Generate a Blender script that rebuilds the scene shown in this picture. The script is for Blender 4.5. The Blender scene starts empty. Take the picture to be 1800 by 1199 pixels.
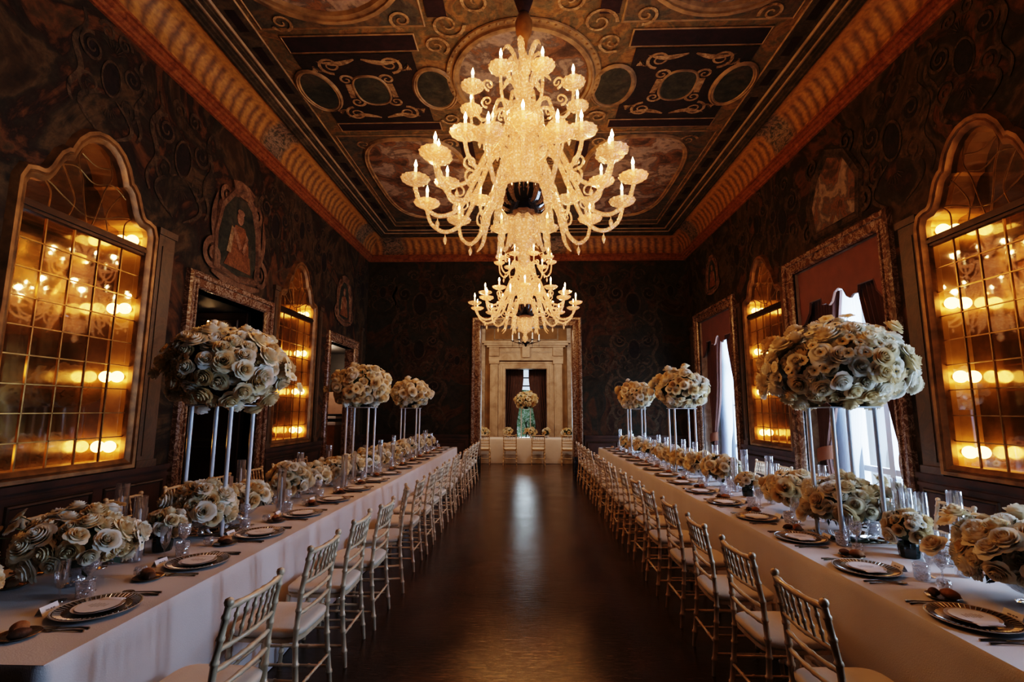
import bpy, math, random
from math import sin, cos, pi, radians, sqrt, atan2
from mathutils import Vector, Matrix, Euler, Quaternion
R = random.Random(7)
SC = bpy.context.scene
COL = SC.collection

# ------------------------------------------------------------------ naming
ORD = ['first','second','third','fourth','fifth','sixth','seventh','eighth','ninth','tenth','eleventh',
       'twelfth','thirteenth','fourteenth','fifteenth','sixteenth','seventeenth','eighteenth','nineteenth','twentieth']

def tag(o, label=None, cat=None, group=None, kind=None):
    if label: o['label'] = label
    if cat: o['category'] = cat
    if group: o['group'] = group
    if kind: o['kind'] = kind
    return o

def thing(name, label, cat, loc=(0,0,0), rz=0, group=None, rot=None):
    o = bpy.data.objects.new(name, None); COL.objects.link(o)
    o.empty_display_size = .05
    o.location = loc; o.rotation_euler = rot if rot else (0,0,rz)
    return tag(o, label, cat, group)

def put(name, me, parent=None, loc=(0,0,0), rot=None, scale=None, quat=None):
    o = bpy.data.objects.new(name, me); COL.objects.link(o)
    if parent: o.parent = parent
    o.location = loc
    if quat is not None: o.rotation_mode='QUATERNION'; o.rotation_quaternion = quat
    elif rot: o.rotation_euler = rot
    if scale is not None: o.scale = scale if hasattr(scale,'__len__') else (scale,)*3
    return o

# ------------------------------------------------------------------ mesh builder
class MB:
    def __init__(s): s.v=[]; s.f=[]; s.uv={}
    def add(s, vs, fs, uvs=None):
        b=len(s.v); s.v+= [tuple(p) for p in vs]
        for k,q in enumerate(fs):
            s.f.append(tuple(b+i for i in q))
            if uvs: s.uv[len(s.f)-1]=[uvs[i] for i in q]
        return s
    def box(s,x0,x1,y0,y1,z0,z1):
        v=[(x,y,z) for z in (z0,z1) for y in (y0,y1) for x in (x0,x1)]
        return s.add(v,[(0,2,3,1),(4,5,7,6),(0,1,5,4),(2,6,7,3),(0,4,6,2),(1,3,7,5)])
    def bbox(s,x0,x1,y0,y1,z0,z1,b=.004):   # box with chamfered vertical + top edges
        def ring(i,z): return [(x0+i+b,y0+i,z),(x1-i-b,y0+i,z),(x1-i,y0+i+b,z),(x1-i,y1-i-b,z),(x1-i-b,y1-i,z),(x0+i+b,y1-i,z),(x0+i,y1-i-b,z),(x0+i,y0+i+b,z)]
        return s.rings([ring(b,z0),ring(0,z0+b),ring(0,z1-b),ring(b,z1)],True,True,True)
    def rings(s, rs, closed=True, cap0=False, cap1=False):
        n=len(rs[0]); vs=[p for r in rs for p in r]; fs=[]
        for i in range(len(rs)-1):
            for j in range(n if closed else n-1):
                k=(j+1)%n
                fs.append((i*n+j,i*n+k,(i+1)*n+k,(i+1)*n+j))
        if cap0: fs.append(tuple(range(n))[::-1])
        if cap1: fs.append(tuple((len(rs)-1)*n+j for j in range(n)))
        return s.add(vs,fs)
    def lathe(s, prof, n=16, c=(0,0,0), wob=None, cap=False, ax='z'):
        rs=[]
        for (r,z) in prof:
            ring=[]
            for j in range(n):
                a=2*pi*j/n; rr=r*(wob(a,z) if wob else 1)
                p=(rr*cos(a),rr*sin(a),z)
                if ax=='x': p=(p[2],p[0],p[1])
                if ax=='y': p=(p[0],p[2],p[1])
                ring.append((c[0]+p[0],c[1]+p[1],c[2]+p[2]))
            rs.append(ring)
        return s.rings(rs,True,cap,cap)
    def tube(s, pts, rad, n=8, cap=True):
        pts=[Vector(p) for p in pts]; m=len(pts)
        if not hasattr(rad,'__len__'): rad=[rad]*m
        rs=[]; t0=(pts[1]-pts[0]).normalized()
        a=Vector((0,0,1)) if abs(t0.z)<.9 else Vector((1,0,0))
        u=t0.cross(a).normalized()
        for i in range(m):
            t=(pts[min(i+1,m-1)]-pts[max(i-1,0)]).normalized()
            u=(u-t*u.dot(t)).normalized(); w=t.cross(u)
            rs.append([tuple(pts[i]+(u*cos(2*pi*j/n)+w*sin(2*pi*j/n))*rad[i]) for j in range(n)])
        return s.rings(rs,True,cap,cap)
    def grid(s, nx, ny, fn, uvfn=None):
        vs=[fn(i/nx,j/ny) for j in range(ny+1) for i in range(nx+1)]
        uv=[uvfn(i/nx,j/ny) for j in range(ny+1) for i in range(nx+1)] if uvfn else None
        fs=[(j*(nx+1)+i,j*(nx+1)+i+1,(j+1)*(nx+1)+i+1,(j+1)*(nx+1)+i) for j in range(ny) for i in range(nx)]
        return s.add(vs,fs,uv)
    def prism(s, poly, mp, d0, d1):     # polygon (a,z) extruded between depths d0..d1 through mapping mp
        n=len(poly)
        vs=[mp(a,z,d0) for a,z in poly]+[mp(a,z,d1) for a,z in poly]
        return s.add(vs,[tuple(range(n))[::-1],tuple(range(n,2*n))]+[(j,(j+1)%n,n+(j+1)%n,n+j) for j in range(n)])
    def sph(s,c,r,n=12,m=8,sq=(1,1,1)):
        rs=[]
        for i in range(m+1):
            t=pi*i/m; rr=max(sin(t),1e-3)
            rs.append([(c[0]+r*sq[0]*rr*cos(2*pi*j/n),c[1]+r*sq[1]*rr*sin(2*pi*j/n),c[2]-r*sq[2]*cos(t)) for j in range(n)])
        return s.rings(rs,True,True,True)
    def mesh(s,name,mat,smooth=True,ang=42):
        me=bpy.data.meshes.new(name); me.from_pydata(s.v,[],s.f)
        if s.uv:
            l=me.uv_layers.new(name='UVMap')
            for p in me.polygons:
                if p.index in s.uv:
                    for k,li in enumerate(p.loop_indices): l.data[li].uv=s.uv[p.index][k]
        me.materials.append(mat)
        me.validate(); me.update()
        if smooth:
            me.polygons.foreach_set('use_smooth',[True]*len(me.polygons))
            me.set_sharp_from_angle(angle=radians(ang))
        return me
    def build(s,name,mat,parent=None,smooth=True,kind=None,ang=42,**k):
        o=put(name,s.mesh(name,mat,smooth,ang),parent,**k)
        if kind: o['kind']=kind
        return o

def struct(name,mb,mat,parent=None,smooth=False,ang=42):
    return mb.build(name,mat,parent,smooth=smooth,kind='structure' if parent is None else None,ang=ang)

def sweep(mb, path, prof, mp, closed=False):
    """mitred moulding: path in (a,z), prof of (outward offset, depth)."""
    n=len(path); ca=sum(p[0] for p in path)/n; cz=sum(p[1] for p in path)/n
    nr=[]
    def segn(p,q):
        dx,dz=q[0]-p[0],q[1]-p[1]; l=max(sqrt(dx*dx+dz*dz),1e-9); return (dz/l,-dx/l)
    for i in range(n):
        ns=[]
        if i>0 or closed: ns.append(segn(path[i-1],path[i]))
        if i<n-1 or closed: ns.append(segn(path[i],path[(i+1)%n]))
        ax=sum(q[0] for q in ns); az=sum(q[1] for q in ns); l=max(sqrt(ax*ax+az*az),1e-6); ax/=l; az/=l
        k=1/max(.35,ax*ns[0][0]+az*ns[0][1]); nr.append((ax*k,az*k))
    sg=sum((path[i][0]-ca)*nr[i][0]+(path[i][1]-cz)*nr[i][1] for i in range(n))
    sg=1 if sg>0 else -1
    rs=[[mp(path[i][0]+sg*nr[i][0]*o,path[i][1]+sg*nr[i][1]*o,d) for (o,d) in prof] for i in range(n)]
    if closed: rs.append(rs[0])
    m=len(prof); vs=[p for r in rs for p in r]
    fs=[(i*m+j,i*m+j+1,(i+1)*m+j+1,(i+1)*m+j) for i in range(len(rs)-1) for j in range(m-1)]
    mb.add(vs,fs)

def ribbon(mb, pts, w, mp, d):          # flat painted stroke in a wall plane, w may vary
    n=len(pts); vs=[]
    for i in range(n):
        p=pts[max(i-1,0)]; q=pts[min(i+1,n-1)]
        dx,dz=q[0]-p[0],q[1]-p[1]; l=max(sqrt(dx*dx+dz*dz),1e-9)
        ww=w(i/(n-1)) if callable(w) else w
        nx,nz=-dz/l*ww/2,dx/l*ww/2
        vs+= [mp(pts[i][0]+nx,pts[i][1]+nz,d),mp(pts[i][0]-nx,pts[i][1]-nz,d)]
    mb.add(vs,[(2*i,2*i+1,2*i+3,2*i+2) for i in range(n-1)])

def spiral(cx,cz,r,turns,a0,dirn,n=26,tail=0):
    pts=[]
    for i in range(n+1):
        t=i/n; a=a0+dirn*turns*2*pi*t; rr=r*(1-.86*t)
        pts.append((cx+rr*cos(a),cz+rr*sin(a)))
    return pts
def ell(cx,cz,rx,rz,n=28,p=2.0,a0=0):
    o=[]
    for j in range(n):
        a=a0+2*pi*j/n; c,s_=cos(a),sin(a)
        o.append((cx+rx*(abs(c)**(2/p))*(1 if c>0 else -1),cz+rz*(abs(s_)**(2/p))*(1 if s_>0 else -1)))
    return o

# ------------------------------------------------------------------ materials
def newmat(name):
    m=bpy.data.materials.new(name); m.use_nodes=True; nt=m.node_tree; nt.nodes.clear()
    out=nt.nodes.new('ShaderNodeOutputMaterial'); return m,nt,out
def N(nt,t,**k):
    n=nt.nodes.new('ShaderNode'+t)
    for a,b in k.items():
        if a in n.inputs: n.inputs[a].default_value=b
        else: setattr(n,a,b)
    return n
def ramp(nt,src,stops,interp='LINEAR'):
    r=nt.nodes.new('ShaderNodeValToRGB'); e=r.color_ramp.elements; r.color_ramp.interpolation=interp
    while len(e)>1: e.remove(e[0])
    e[0].position=stops[0][0]; e[0].color=(*stops[0][1],1)
    for p,c in stops[1:]:
        q=e.new(p); q.color=(*c,1)
    nt.links.new(src,r.inputs[0]); return r
def mixc(nt,fac,a,b,mode='MIX'):
    m=nt.nodes.new('ShaderNodeMix'); m.data_type='RGBA'; m.blend_type=mode
    for s,i in ((fac,0),(a,6),(b,7)):
        if isinstance(s,(int,float)): m.inputs[i].default_value=s
        elif isinstance(s,tuple): m.inputs[i].default_value=(*s,1)
        else: nt.links.new(s,m.inputs[i])
    return m.outputs[2]
def simple(name,col,rough=.5,metal=0,var=0,scale=8,bump=0,bscale=60,coat=0,sheen=0,emit=0,ecol=None,objrand=None,spec=.5):
    m,nt,out=newmat(name); b=N(nt,'BsdfPrincipled'); nt.links.new(b.outputs[0],out.inputs[0])
    b.inputs['Base Color'].default_value=(*col,1); b.inputs['Roughness'].default_value=rough; b.inputs['Metallic'].default_value=metal
    b.inputs['Coat Weight'].default_value=coat; b.inputs['Sheen Weight'].default_value=sheen
    b.inputs['Specular IOR Level'].default_value=spec
    tc=N(nt,'TexCoord')
    src=None
    if var:
        no=N(nt,'TexNoise',Scale=scale,Detail=5.0); nt.links.new(tc.outputs['Object'],no.inputs['Vector'])
        r=ramp(nt,no.outputs[0],[(.3,tuple(c*(1-var) for c in col)),(.7,tuple(min(1,c*(1+var)) for c in col))])
        src=r.outputs[0]
    if objrand:
        oi=N(nt,'ObjectInfo'); r=ramp(nt,oi.outputs['Random'],objrand)
        src=r.outputs[0] if src is None else mixc(nt,.5,src,r.outputs[0])
    if src is not None: nt.links.new(src,b.inputs['Base Color'])
    if bump:
        no=N(nt,'TexNoise',Scale=bscale,Detail=4.0); nt.links.new(tc.outputs['Object'],no.inputs['Vector'])
        bp=N(nt,'Bump',Strength=bump,Distance=.01); nt.links.new(no.outputs[0],bp.inputs['Height']); nt.links.new(bp.outputs[0],b.inputs['Normal'])
    if emit: b.inputs['Emission Strength'].default_value=emit; b.inputs['Emission Color'].default_value=(*(ecol or col),1)
    return m
def fresco(name,stops,scale=1.1,dist=1.6,rough=.75,dirt=.6,detail=7,stretch=(1,1,1)):
    m,nt,out=newmat(name); b=N(nt,'BsdfPrincipled',Roughness=rough); nt.links.new(b.outputs[0],out.inputs[0])
    b.inputs['Specular IOR Level'].default_value=.25
    tc=N(nt,'TexCoord'); mp=N(nt,'Mapping'); mp.inputs['Scale'].default_value=stretch; nt.links.new(tc.outputs['Object'],mp.inputs[0])
    no=N(nt,'TexNoise',Scale=scale,Detail=float(detail),Distortion=dist,Roughness=.6); nt.links.new(mp.outputs[0],no.inputs['Vector'])
    r=ramp(nt,no.outputs[0],stops)
    d=N(nt,'TexNoise',Scale=scale*6,Detail=8.0,Roughness=.7,Distortion=.6); nt.links.new(mp.outputs[0],d.inputs['Vector'])
    dr=ramp(nt,d.outputs[0],[(.3,(1-dirt,)*3),(.65,(1,1,1))])
    c=mixc(nt,1.0,r.outputs[0],dr.outputs[0],'MULTIPLY'); nt.links.new(c,b.inputs['Base Color'])
    bp=N(nt,'Bump',Strength=.25,Distance=.01); nt.links.new(d.outputs[0],bp.inputs['Height']); nt.links.new(bp.outputs[0],b.inputs['Normal'])
    return m
def marble(name,stops,scale=3,rough=.3,dist=3):
    m,nt,out=newmat(name); b=N(nt,'BsdfPrincipled',Roughness=rough); nt.links.new(b.outputs[0],out.inputs[0])
    tc=N(nt,'TexCoord')
    no=N(nt,'TexNoise',Scale=scale,Detail=10.0,Distortion=float(dist),Roughness=.65); nt.links.new(tc.outputs['Object'],no.inputs['Vector'])
    r=ramp(nt,no.outputs[0],stops); nt.links.new(r.outputs[0],b.inputs['Base Color'])
    bp=N(nt,'Bump',Strength=.2,Distance=.01); nt.links.new(no.outputs[0],bp.inputs['Height']); nt.links.new(bp.outputs[0],b.inputs['Normal'])
    return m
def glassy(name,tint,fac=.25,rough=.03,body=None,bodyfac=0,bump=0,bscale=40,emit=0,ecol=None):
    """thin cut glass: see-through with a clear reflection"""
    m,nt,out=newmat(name)
    tr=N(nt,'BsdfTransparent'); tr.inputs[0].default_value=(*tint,1)
    gl=N(nt,'BsdfGlossy',Roughness=rough); gl.inputs[0].default_value=(1,1,1,1)
    lw=N(nt,'LayerWeight',Blend=.35)
    mr=N(nt,'MapRange'); mr.inputs['To Min'].default_value=fac*.45; mr.inputs['To Max'].default_value=min(1,fac*2.4)
    nt.links.new(lw.outputs['Facing'],mr.inputs[0])
    if bump:
        tc=N(nt,'TexCoord'); w=N(nt,'TexVoronoi',Scale=bscale); nt.links.new(tc.outputs['Object'],w.inputs['Vector'])
        bp=N(nt,'Bump',Strength=bump,Distance=.01); nt.links.new(w.outputs[0],bp.inputs['Height'])
        nt.links.new(bp.outputs[0],gl.inputs['Normal']); nt.links.new(bp.outputs[0],lw.inputs['Normal'])
    mx=N(nt,'MixShader'); nt.links.new(mr.outputs[0],mx.inputs[0]); nt.links.new(tr.outputs[0],mx.inputs[1]); nt.links.new(gl.outputs[0],mx.inputs[2])
    last=mx
    if bodyfac:
        df=N(nt,'BsdfDiffuse'); df.inputs[0].default_value=(*body,1)
        tl=N(nt,'BsdfTranslucent'); tl.inputs[0].default_value=(*body,1)
        m2=N(nt,'MixShader'); m2.inputs[0].default_value=.5; nt.links.new(df.outputs[0],m2.inputs[1]); nt.links.new(tl.outputs[0],m2.inputs[2])
        m3=N(nt,'MixShader'); m3.inputs[0].default_value=bodyfac; nt.links.new(mx.outputs[0],m3.inputs[1]); nt.links.new(m2.outputs[0],m3.inputs[2]); last=m3
    if emit:
        em=N(nt,'Emission',Strength=emit); em.inputs[0].default_value=(*ecol,1)
        ad=N(nt,'AddShader'); nt.links.new(last.outputs[0],ad.inputs[0]); nt.links.new(em.outputs[0],ad.inputs[1]); last=ad
    nt.links.new(last.outputs[0],out.inputs[0]); m.cycles.emission_sampling='NONE'
    return m
def emissive(name,col,st,sample=False):
    m,nt,out=newmat(name); e=N(nt,'Emission',Strength=st); e.inputs[0].default_value=(*col,1); nt.links.new(e.outputs[0],out.inputs[0])
    m.cycles.emission_sampling='AUTO' if sample else 'NONE'; return m

M={}
M['wall']=fresco('fresco_wall',[(.25,(.010,.006,.003)),(.38,(.046,.025,.009)),(.44,(.088,.054,.022)),(.49,(.032,.023,.011)),(.54,(.024,.010,.004)),(.59,(.11,.047,.014)),(.65,(.058,.037,.015)),(.72,(.036,.010,.004)),(.85,(.14,.082,.032))],scale=1.0,dist=1.1,dirt=.55)
M['wallback']=fresco('fresco_back',[(.28,(.010,.007,.005)),(.42,(.040,.028,.014)),(.5,(.028,.027,.017)),(.56,(.085,.038,.014)),(.64,(.03,.012,.006)),(.85,(.10,.065,.03))],scale=1.0,dist=1.2)
M['scroll']=fresco('painted_scroll',[(.36,(.022,.014,.007)),(.48,(.065,.042,.020)),(.58,(.10,.066,.034)),(.7,(.045,.022,.011))],scale=3.5)
M['scrolldark']=fresco('painted_dark_fill',[(.3,(.012,.008,.005)),(.7,(.03,.015,.01))],scale=3)  # dark paint of the ornament fills and ceiling panel ground
M['ceil']=fresco('ceiling_ground',[(.25,(.05,.032,.014)),(.42,(.15,.095,.036)),(.5,(.10,.085,.045)),(.58,(.24,.135,.045)),(.7,(.12,.07,.03))],scale=2.2,dist=1.4)
M['ceilblue']=fresco('ceiling_slate',[(.3,(.035,.030,.020)),(.45,(.075,.070,.050)),(.55,(.13,.085,.04)),(.7,(.06,.055,.04))],scale=2.4)
M['strip']=fresco('ceiling_maroon',[(.3,(.014,.006,.006)),(.7,(.03,.010,.010))],scale=2)
M['cream']=fresco('painted_cream',[(.3,(.10,.06,.022)),(.5,(.30,.19,.09)),(.7,(.48,.34,.19))],scale=6)
M['gilt']=simple('gilt_line',(.20,.125,.055),.6,.1,var=.5,scale=6)
M['sky_paint']=fresco('painted_clouds',[(.30,(.025,.018,.012)),(.41,(.09,.055,.03)),(.46,(.20,.10,.045)),(.51,(.10,.085,.07)),(.57,(.30,.22,.16)),(.63,(.24,.19,.16)),(.72,(.12,.07,.04))],scale=2.4,dist=.5,dirt=.4)
M['dark_oval']=fresco('painted_olive',[(.3,(.015,.018,.012)),(.55,(.05,.05,.03)),(.75,(.09,.06,.035))],scale=2.5)
M['ledge']=fresco('cornice_red',[(.3,(.13,.038,.010)),(.5,(.22,.07,.018)),(.7,(.30,.13,.035))],scale=5,dirt=.4)
M['mould']=fresco('cornice_olive',[(.3,(.035,.026,.012)),(.5,(.07,.052,.028)),(.7,(.12,.09,.05))],scale=3)
M['mouldlite']=simple('cornice_light',(.28,.20,.12),.6,0,var=.3,scale=4)
M['dado']=simple('dado_wood',(.050,.020,.009),.62,0,var=.5,scale=3,bump=.1,bscale=20)
M['pilaster']=marble('pilaster_marble',[(.3,(.040,.024,.011)),(.48,(.095,.055,.025)),(.6,(.060,.042,.022)),(.75,(.14,.08,.036))],scale=1.6,rough=.5)
M['rust_marble']=marble('rust_marble',[(.28,(.030,.014,.008)),(.42,(.11,.052,.024)),(.49,(.20,.12,.065)),(.515,(.42,.33,.24)),(.54,(.10,.042,.018)),(.7,(.17,.085,.04))],scale=5,rough=.25,dist=2)
M['black_marble']=marble('black_marble',[(.4,(.008,.009,.012)),(.62,(.03,.035,.045)),(.7,(.25,.27,.32))],scale=7,rough=.12)
M['goldframe']=simple('gilt_frame',(.20,.105,.034),.42,.35,var=.5,scale=7,bump=.2,bscale=30)
M['lead']=simple('lead_came',(.30,.18,.06),.3,.8,var=.3,scale=12)
M['darkframe']=simple('dark_bronze',(.06,.035,.018),.35,.4,var=.3)
M['jamb']=simple('gilt_jamb',(.42,.25,.09),.3,.35,var=.2,scale=8)
M['door']=simple('dark_walnut',(.030,.014,.009),.3,0,var=.4,scale=4)
M['orange_wood']=simple('honey_wood',(.36,.15,.05),.35,0,var=.3,scale=4)
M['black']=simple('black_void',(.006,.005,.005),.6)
M['plaster']=simple('pink_plaster',(.36,.23,.17),.8,0,var=.12)
M['rustfab']=simple('rust_pelmet_cloth',(.15,.046,.014),.8,0,var=.15,scale=5,sheen=.2)
M['velvet']=simple('brown_velvet',(.105,.040,.024),.85,0,var=.2,scale=5,sheen=.5)
M['casement']=simple('painted_casement',(.55,.57,.60),.4)
M['stone']=marble('warm_limestone',[(.3,(.30,.21,.14)),(.5,(.46,.36,.26)),(.7,(.58,.47,.36))],scale=2,rough=.6,dist=.8)
M['stonegrey']=marble('grey_limestone',[(.3,(.22,.17,.13)),(.5,(.36,.30,.24)),(.7,(.50,.42,.33))],scale=3,rough=.6,dist=1.5)
M['stonewall']=simple('ochre_plaster',(.22,.13,.055),.8,0,var=.3,scale=2)
M['cloth']=simple('linen_cloth',(.66,.63,.62),.85,0,var=.05,scale=3,bump=.15,bscale=180,sheen=.15,spec=.2)
M['chair']=simple('champagne_bamboo',(.66,.53,.36),.36,.1,var=.22,scale=14,coat=.3)
M['cushion']=simple('ivory_cushion',(.74,.67,.56),.75,0,var=.06,bump=.1,bscale=120,sheen=.2)
M['rose']=simple('ivory_petal',(.86,.78,.60),.6,0,objrand=[(0,(.80,.66,.42)),(.35,(.88,.79,.60)),(.7,(.90,.86,.74)),(1,(.92,.91,.86))],var=.05,scale=30,spec=.25)
def petal_mat():
    m,nt,out=newmat('ivory_petal'); oi=N(nt,'ObjectInfo'); r=ramp(nt,oi.outputs['Random'],[(0,(.82,.66,.40)),(.3,(.90,.80,.58)),(.65,(.93,.88,.74)),(1,(.95,.94,.88))])
    tc=N(nt,'TexCoord'); sx=N(nt,'SeparateXYZ'); nt.links.new(tc.outputs['Object'],sx.inputs[0])
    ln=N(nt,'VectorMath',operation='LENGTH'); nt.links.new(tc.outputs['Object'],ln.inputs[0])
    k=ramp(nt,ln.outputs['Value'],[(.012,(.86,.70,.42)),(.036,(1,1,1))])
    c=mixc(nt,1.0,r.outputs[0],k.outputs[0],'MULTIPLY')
    df=N(nt,'BsdfDiffuse'); tl=N(nt,'BsdfTranslucent'); nt.links.new(c,df.inputs[0]); nt.links.new(c,tl.inputs[0])
    mx=N(nt,'MixShader'); mx.inputs[0].default_value=.28; nt.links.new(df.outputs[0],mx.inputs[1]); nt.links.new(tl.outputs[0],mx.inputs[2]); nt.links.new(mx.outputs[0],out.inputs[0]); return m
M['rose']=petal_mat()

M['heart']=simple('golden_heart',(.55,.38,.10),.7)
M['eye']=simple('dark_stamen',(.02,.02,.015),.6)
M['leaf']=simple('dark_leaf',(.030,.050,.020),.5,0,var=.4,scale=20)
M['stem']=simple('green_stem',(.06,.09,.03),.6)
M['darkvase']=simple('dark_green_vase',(.008,.022,.018),.15,0,coat=.6)
M['acrylic']=simple('frosted_rod',(.62,.66,.72),.18,0,coat=.4,spec=.8)
M['mirrorplate']=simple('mirror_plate',(.75,.72,.68),.04,1)
M['crystal']=glassy('cut_crystal',(.96,.96,.97),.42,.05,bump=.5,bscale=70,body=(.85,.9,1.0),bodyfac=.10)
M['clear']=glassy('clear_glass',(.96,.97,.98),.30,.02)
M['cyl']=glassy('cylinder_glass',(.95,.96,.98),.38,.03,body=(.85,.9,1),bodyfac=.02)
M['wax']=simple('white_wax',(.85,.84,.80),.5,emit=0)
M['charger']=simple('pewter_gold_charger',(.34,.25,.15),.22,.75,var=.2,scale=20)
M['rimglaze']=simple('pale_rim',(.62,.58,.52),.2,.3)
M['china']=simple('ivory_china',(.62,.54,.46),.3,coat=.3)
M['card']=simple('white_card',(.82,.81,.84),.7)
M['ink']=simple('grey_ink',(.22,.20,.20),.8)
M['bread']=simple('crusty_bread',(.30,.13,.045),.7,0,var=.4,scale=25,bump=.4,bscale=60)
M['rye']=simple('dark_rye_bread',(.10,.045,.022),.75,0,var=.4,scale=25,bump=.4,bscale=60)
M['silver']=simple('old_silver',(.42,.34,.25),.2,.95)
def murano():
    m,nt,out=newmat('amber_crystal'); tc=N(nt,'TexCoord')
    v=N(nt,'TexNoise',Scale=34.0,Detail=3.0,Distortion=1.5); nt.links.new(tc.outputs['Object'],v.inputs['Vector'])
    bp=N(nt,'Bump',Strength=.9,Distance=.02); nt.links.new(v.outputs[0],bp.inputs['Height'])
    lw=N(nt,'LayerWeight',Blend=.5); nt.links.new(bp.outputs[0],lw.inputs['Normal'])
    cr=ramp(nt,lw.outputs['Facing'],[(0,(.98,.69,.45)),(.30,(.84,.45,.23)),(.65,(.22,.075,.025)),(1,(.95,.70,.48))])  # bright rims and darker bands of lit glass, painted by view angle
    n2=N(nt,'TexVoronoi',Scale=38.0); nt.links.new(tc.outputs['Object'],n2.inputs['Vector']); k2=ramp(nt,n2.outputs[0],[(.10,(1.0,.97,.92)),(.5,(.58,.46,.34))])  # cream and amber cells painted in to suggest caustics inside the glass
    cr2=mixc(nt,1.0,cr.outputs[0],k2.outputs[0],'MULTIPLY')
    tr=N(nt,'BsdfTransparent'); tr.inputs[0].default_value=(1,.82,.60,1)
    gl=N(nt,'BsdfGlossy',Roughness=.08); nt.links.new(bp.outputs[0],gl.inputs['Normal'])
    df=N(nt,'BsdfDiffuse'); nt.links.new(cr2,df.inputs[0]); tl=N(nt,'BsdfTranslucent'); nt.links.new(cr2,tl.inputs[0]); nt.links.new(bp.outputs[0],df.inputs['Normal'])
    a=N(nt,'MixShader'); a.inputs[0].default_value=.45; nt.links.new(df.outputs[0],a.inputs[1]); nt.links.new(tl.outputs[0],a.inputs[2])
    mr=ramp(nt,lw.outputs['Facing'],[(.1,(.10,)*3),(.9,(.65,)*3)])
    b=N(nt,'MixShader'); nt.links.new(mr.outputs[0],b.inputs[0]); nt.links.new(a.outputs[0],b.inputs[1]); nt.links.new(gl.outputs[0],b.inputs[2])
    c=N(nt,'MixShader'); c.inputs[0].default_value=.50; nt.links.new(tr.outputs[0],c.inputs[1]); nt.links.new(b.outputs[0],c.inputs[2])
    em=N(nt,'Emission',Strength=.62); nt.links.new(cr2,em.inputs[0])  # added glow standing in for candlelight scattered in the glass
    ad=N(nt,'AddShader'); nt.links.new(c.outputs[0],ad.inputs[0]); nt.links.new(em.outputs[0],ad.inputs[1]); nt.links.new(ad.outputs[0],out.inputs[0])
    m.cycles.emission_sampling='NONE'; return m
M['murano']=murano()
M['muranodark']=simple('black_glass_bowl',(.010,.011,.014),.06,0,coat=.8,spec=.8)
M['candle']=simple('candle_tube',(.95,.82,.55),.4,emit=3.0,ecol=(1,.66,.32))
M['candle'].cycles.emission_sampling='NONE'
M['flame']=emissive('flame_bulb',(1,.60,.28),90)
M['globe']=emissive('frosted_globe',(1,.55,.20),20,True)
M['iron']=simple('wrought_iron',(.012,.010,.010),.4,.5)
M['darkglass']=simple('bulb_glass',(.5,.3,.12),.2)
# old mirror / leaded pane
def old_mirror():
    m,nt,out=newmat('antique_mirror')
    tc=N(nt,'TexCoord'); no=N(nt,'TexNoise',Scale=2.2,Detail=8.0,Roughness=.65); nt.links.new(tc.outputs['Object'],no.inputs['Vector'])
    r=ramp(nt,no.outputs[0],[(.35,(.13,.10,.065)),(.52,(.34,.27,.17)),(.7,(.50,.41,.27))])
    gl=N(nt,'BsdfGlossy'); nt.links.new(r.outputs[0],gl.inputs[0])
    rr=ramp(nt,no.outputs[0],[(.4,(.22,)*3),(.6,(.07,)*3)]); nt.links.new(rr.outputs[0],gl.inputs['Roughness'])
    df=N(nt,'BsdfDiffuse'); df.inputs[0].default_value=(.10,.075,.04,1)
    mx=N(nt,'MixShader'); mx.inputs[0].default_value=.75; nt.links.new(df.outputs[0],mx.inputs[1]); nt.links.new(gl.outputs[0],mx.inputs[2]); nt.links.new(mx.outputs[0],out.inputs[0])
    return m
M['oldmirror']=old_mirror()
M['pane']=glassy('leaded_pane',(.90,.78,.54),.22,.03,bump=.02,bscale=3)
def sheer():
    m,nt,out=newmat('sheer_voile'); tl=N(nt,'BsdfTranslucent'); tl.inputs[0].default_value=(.9,.93,1,1)
    df=N(nt,'BsdfDiffuse'); df.inputs[0].default_value=(.8,.85,.92,1); tr=N(nt,'BsdfTransparent')
    a=N(nt,'MixShader'); a.inputs[0].default_value=.35; nt.links.new(tl.outputs[0],a.inputs[1]); nt.links.new(df.outputs[0],a.inputs[2])
    b=N(nt,'MixShader'); b.inputs[0].default_value=.30; nt.links.new(a.outputs[0],b.inputs[1]); nt.links.new(tr.outputs[0],b.inputs[2])
    nt.links.new(b.outputs[0],out.inputs[0]); return m
M['sheer']=sheer()
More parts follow.
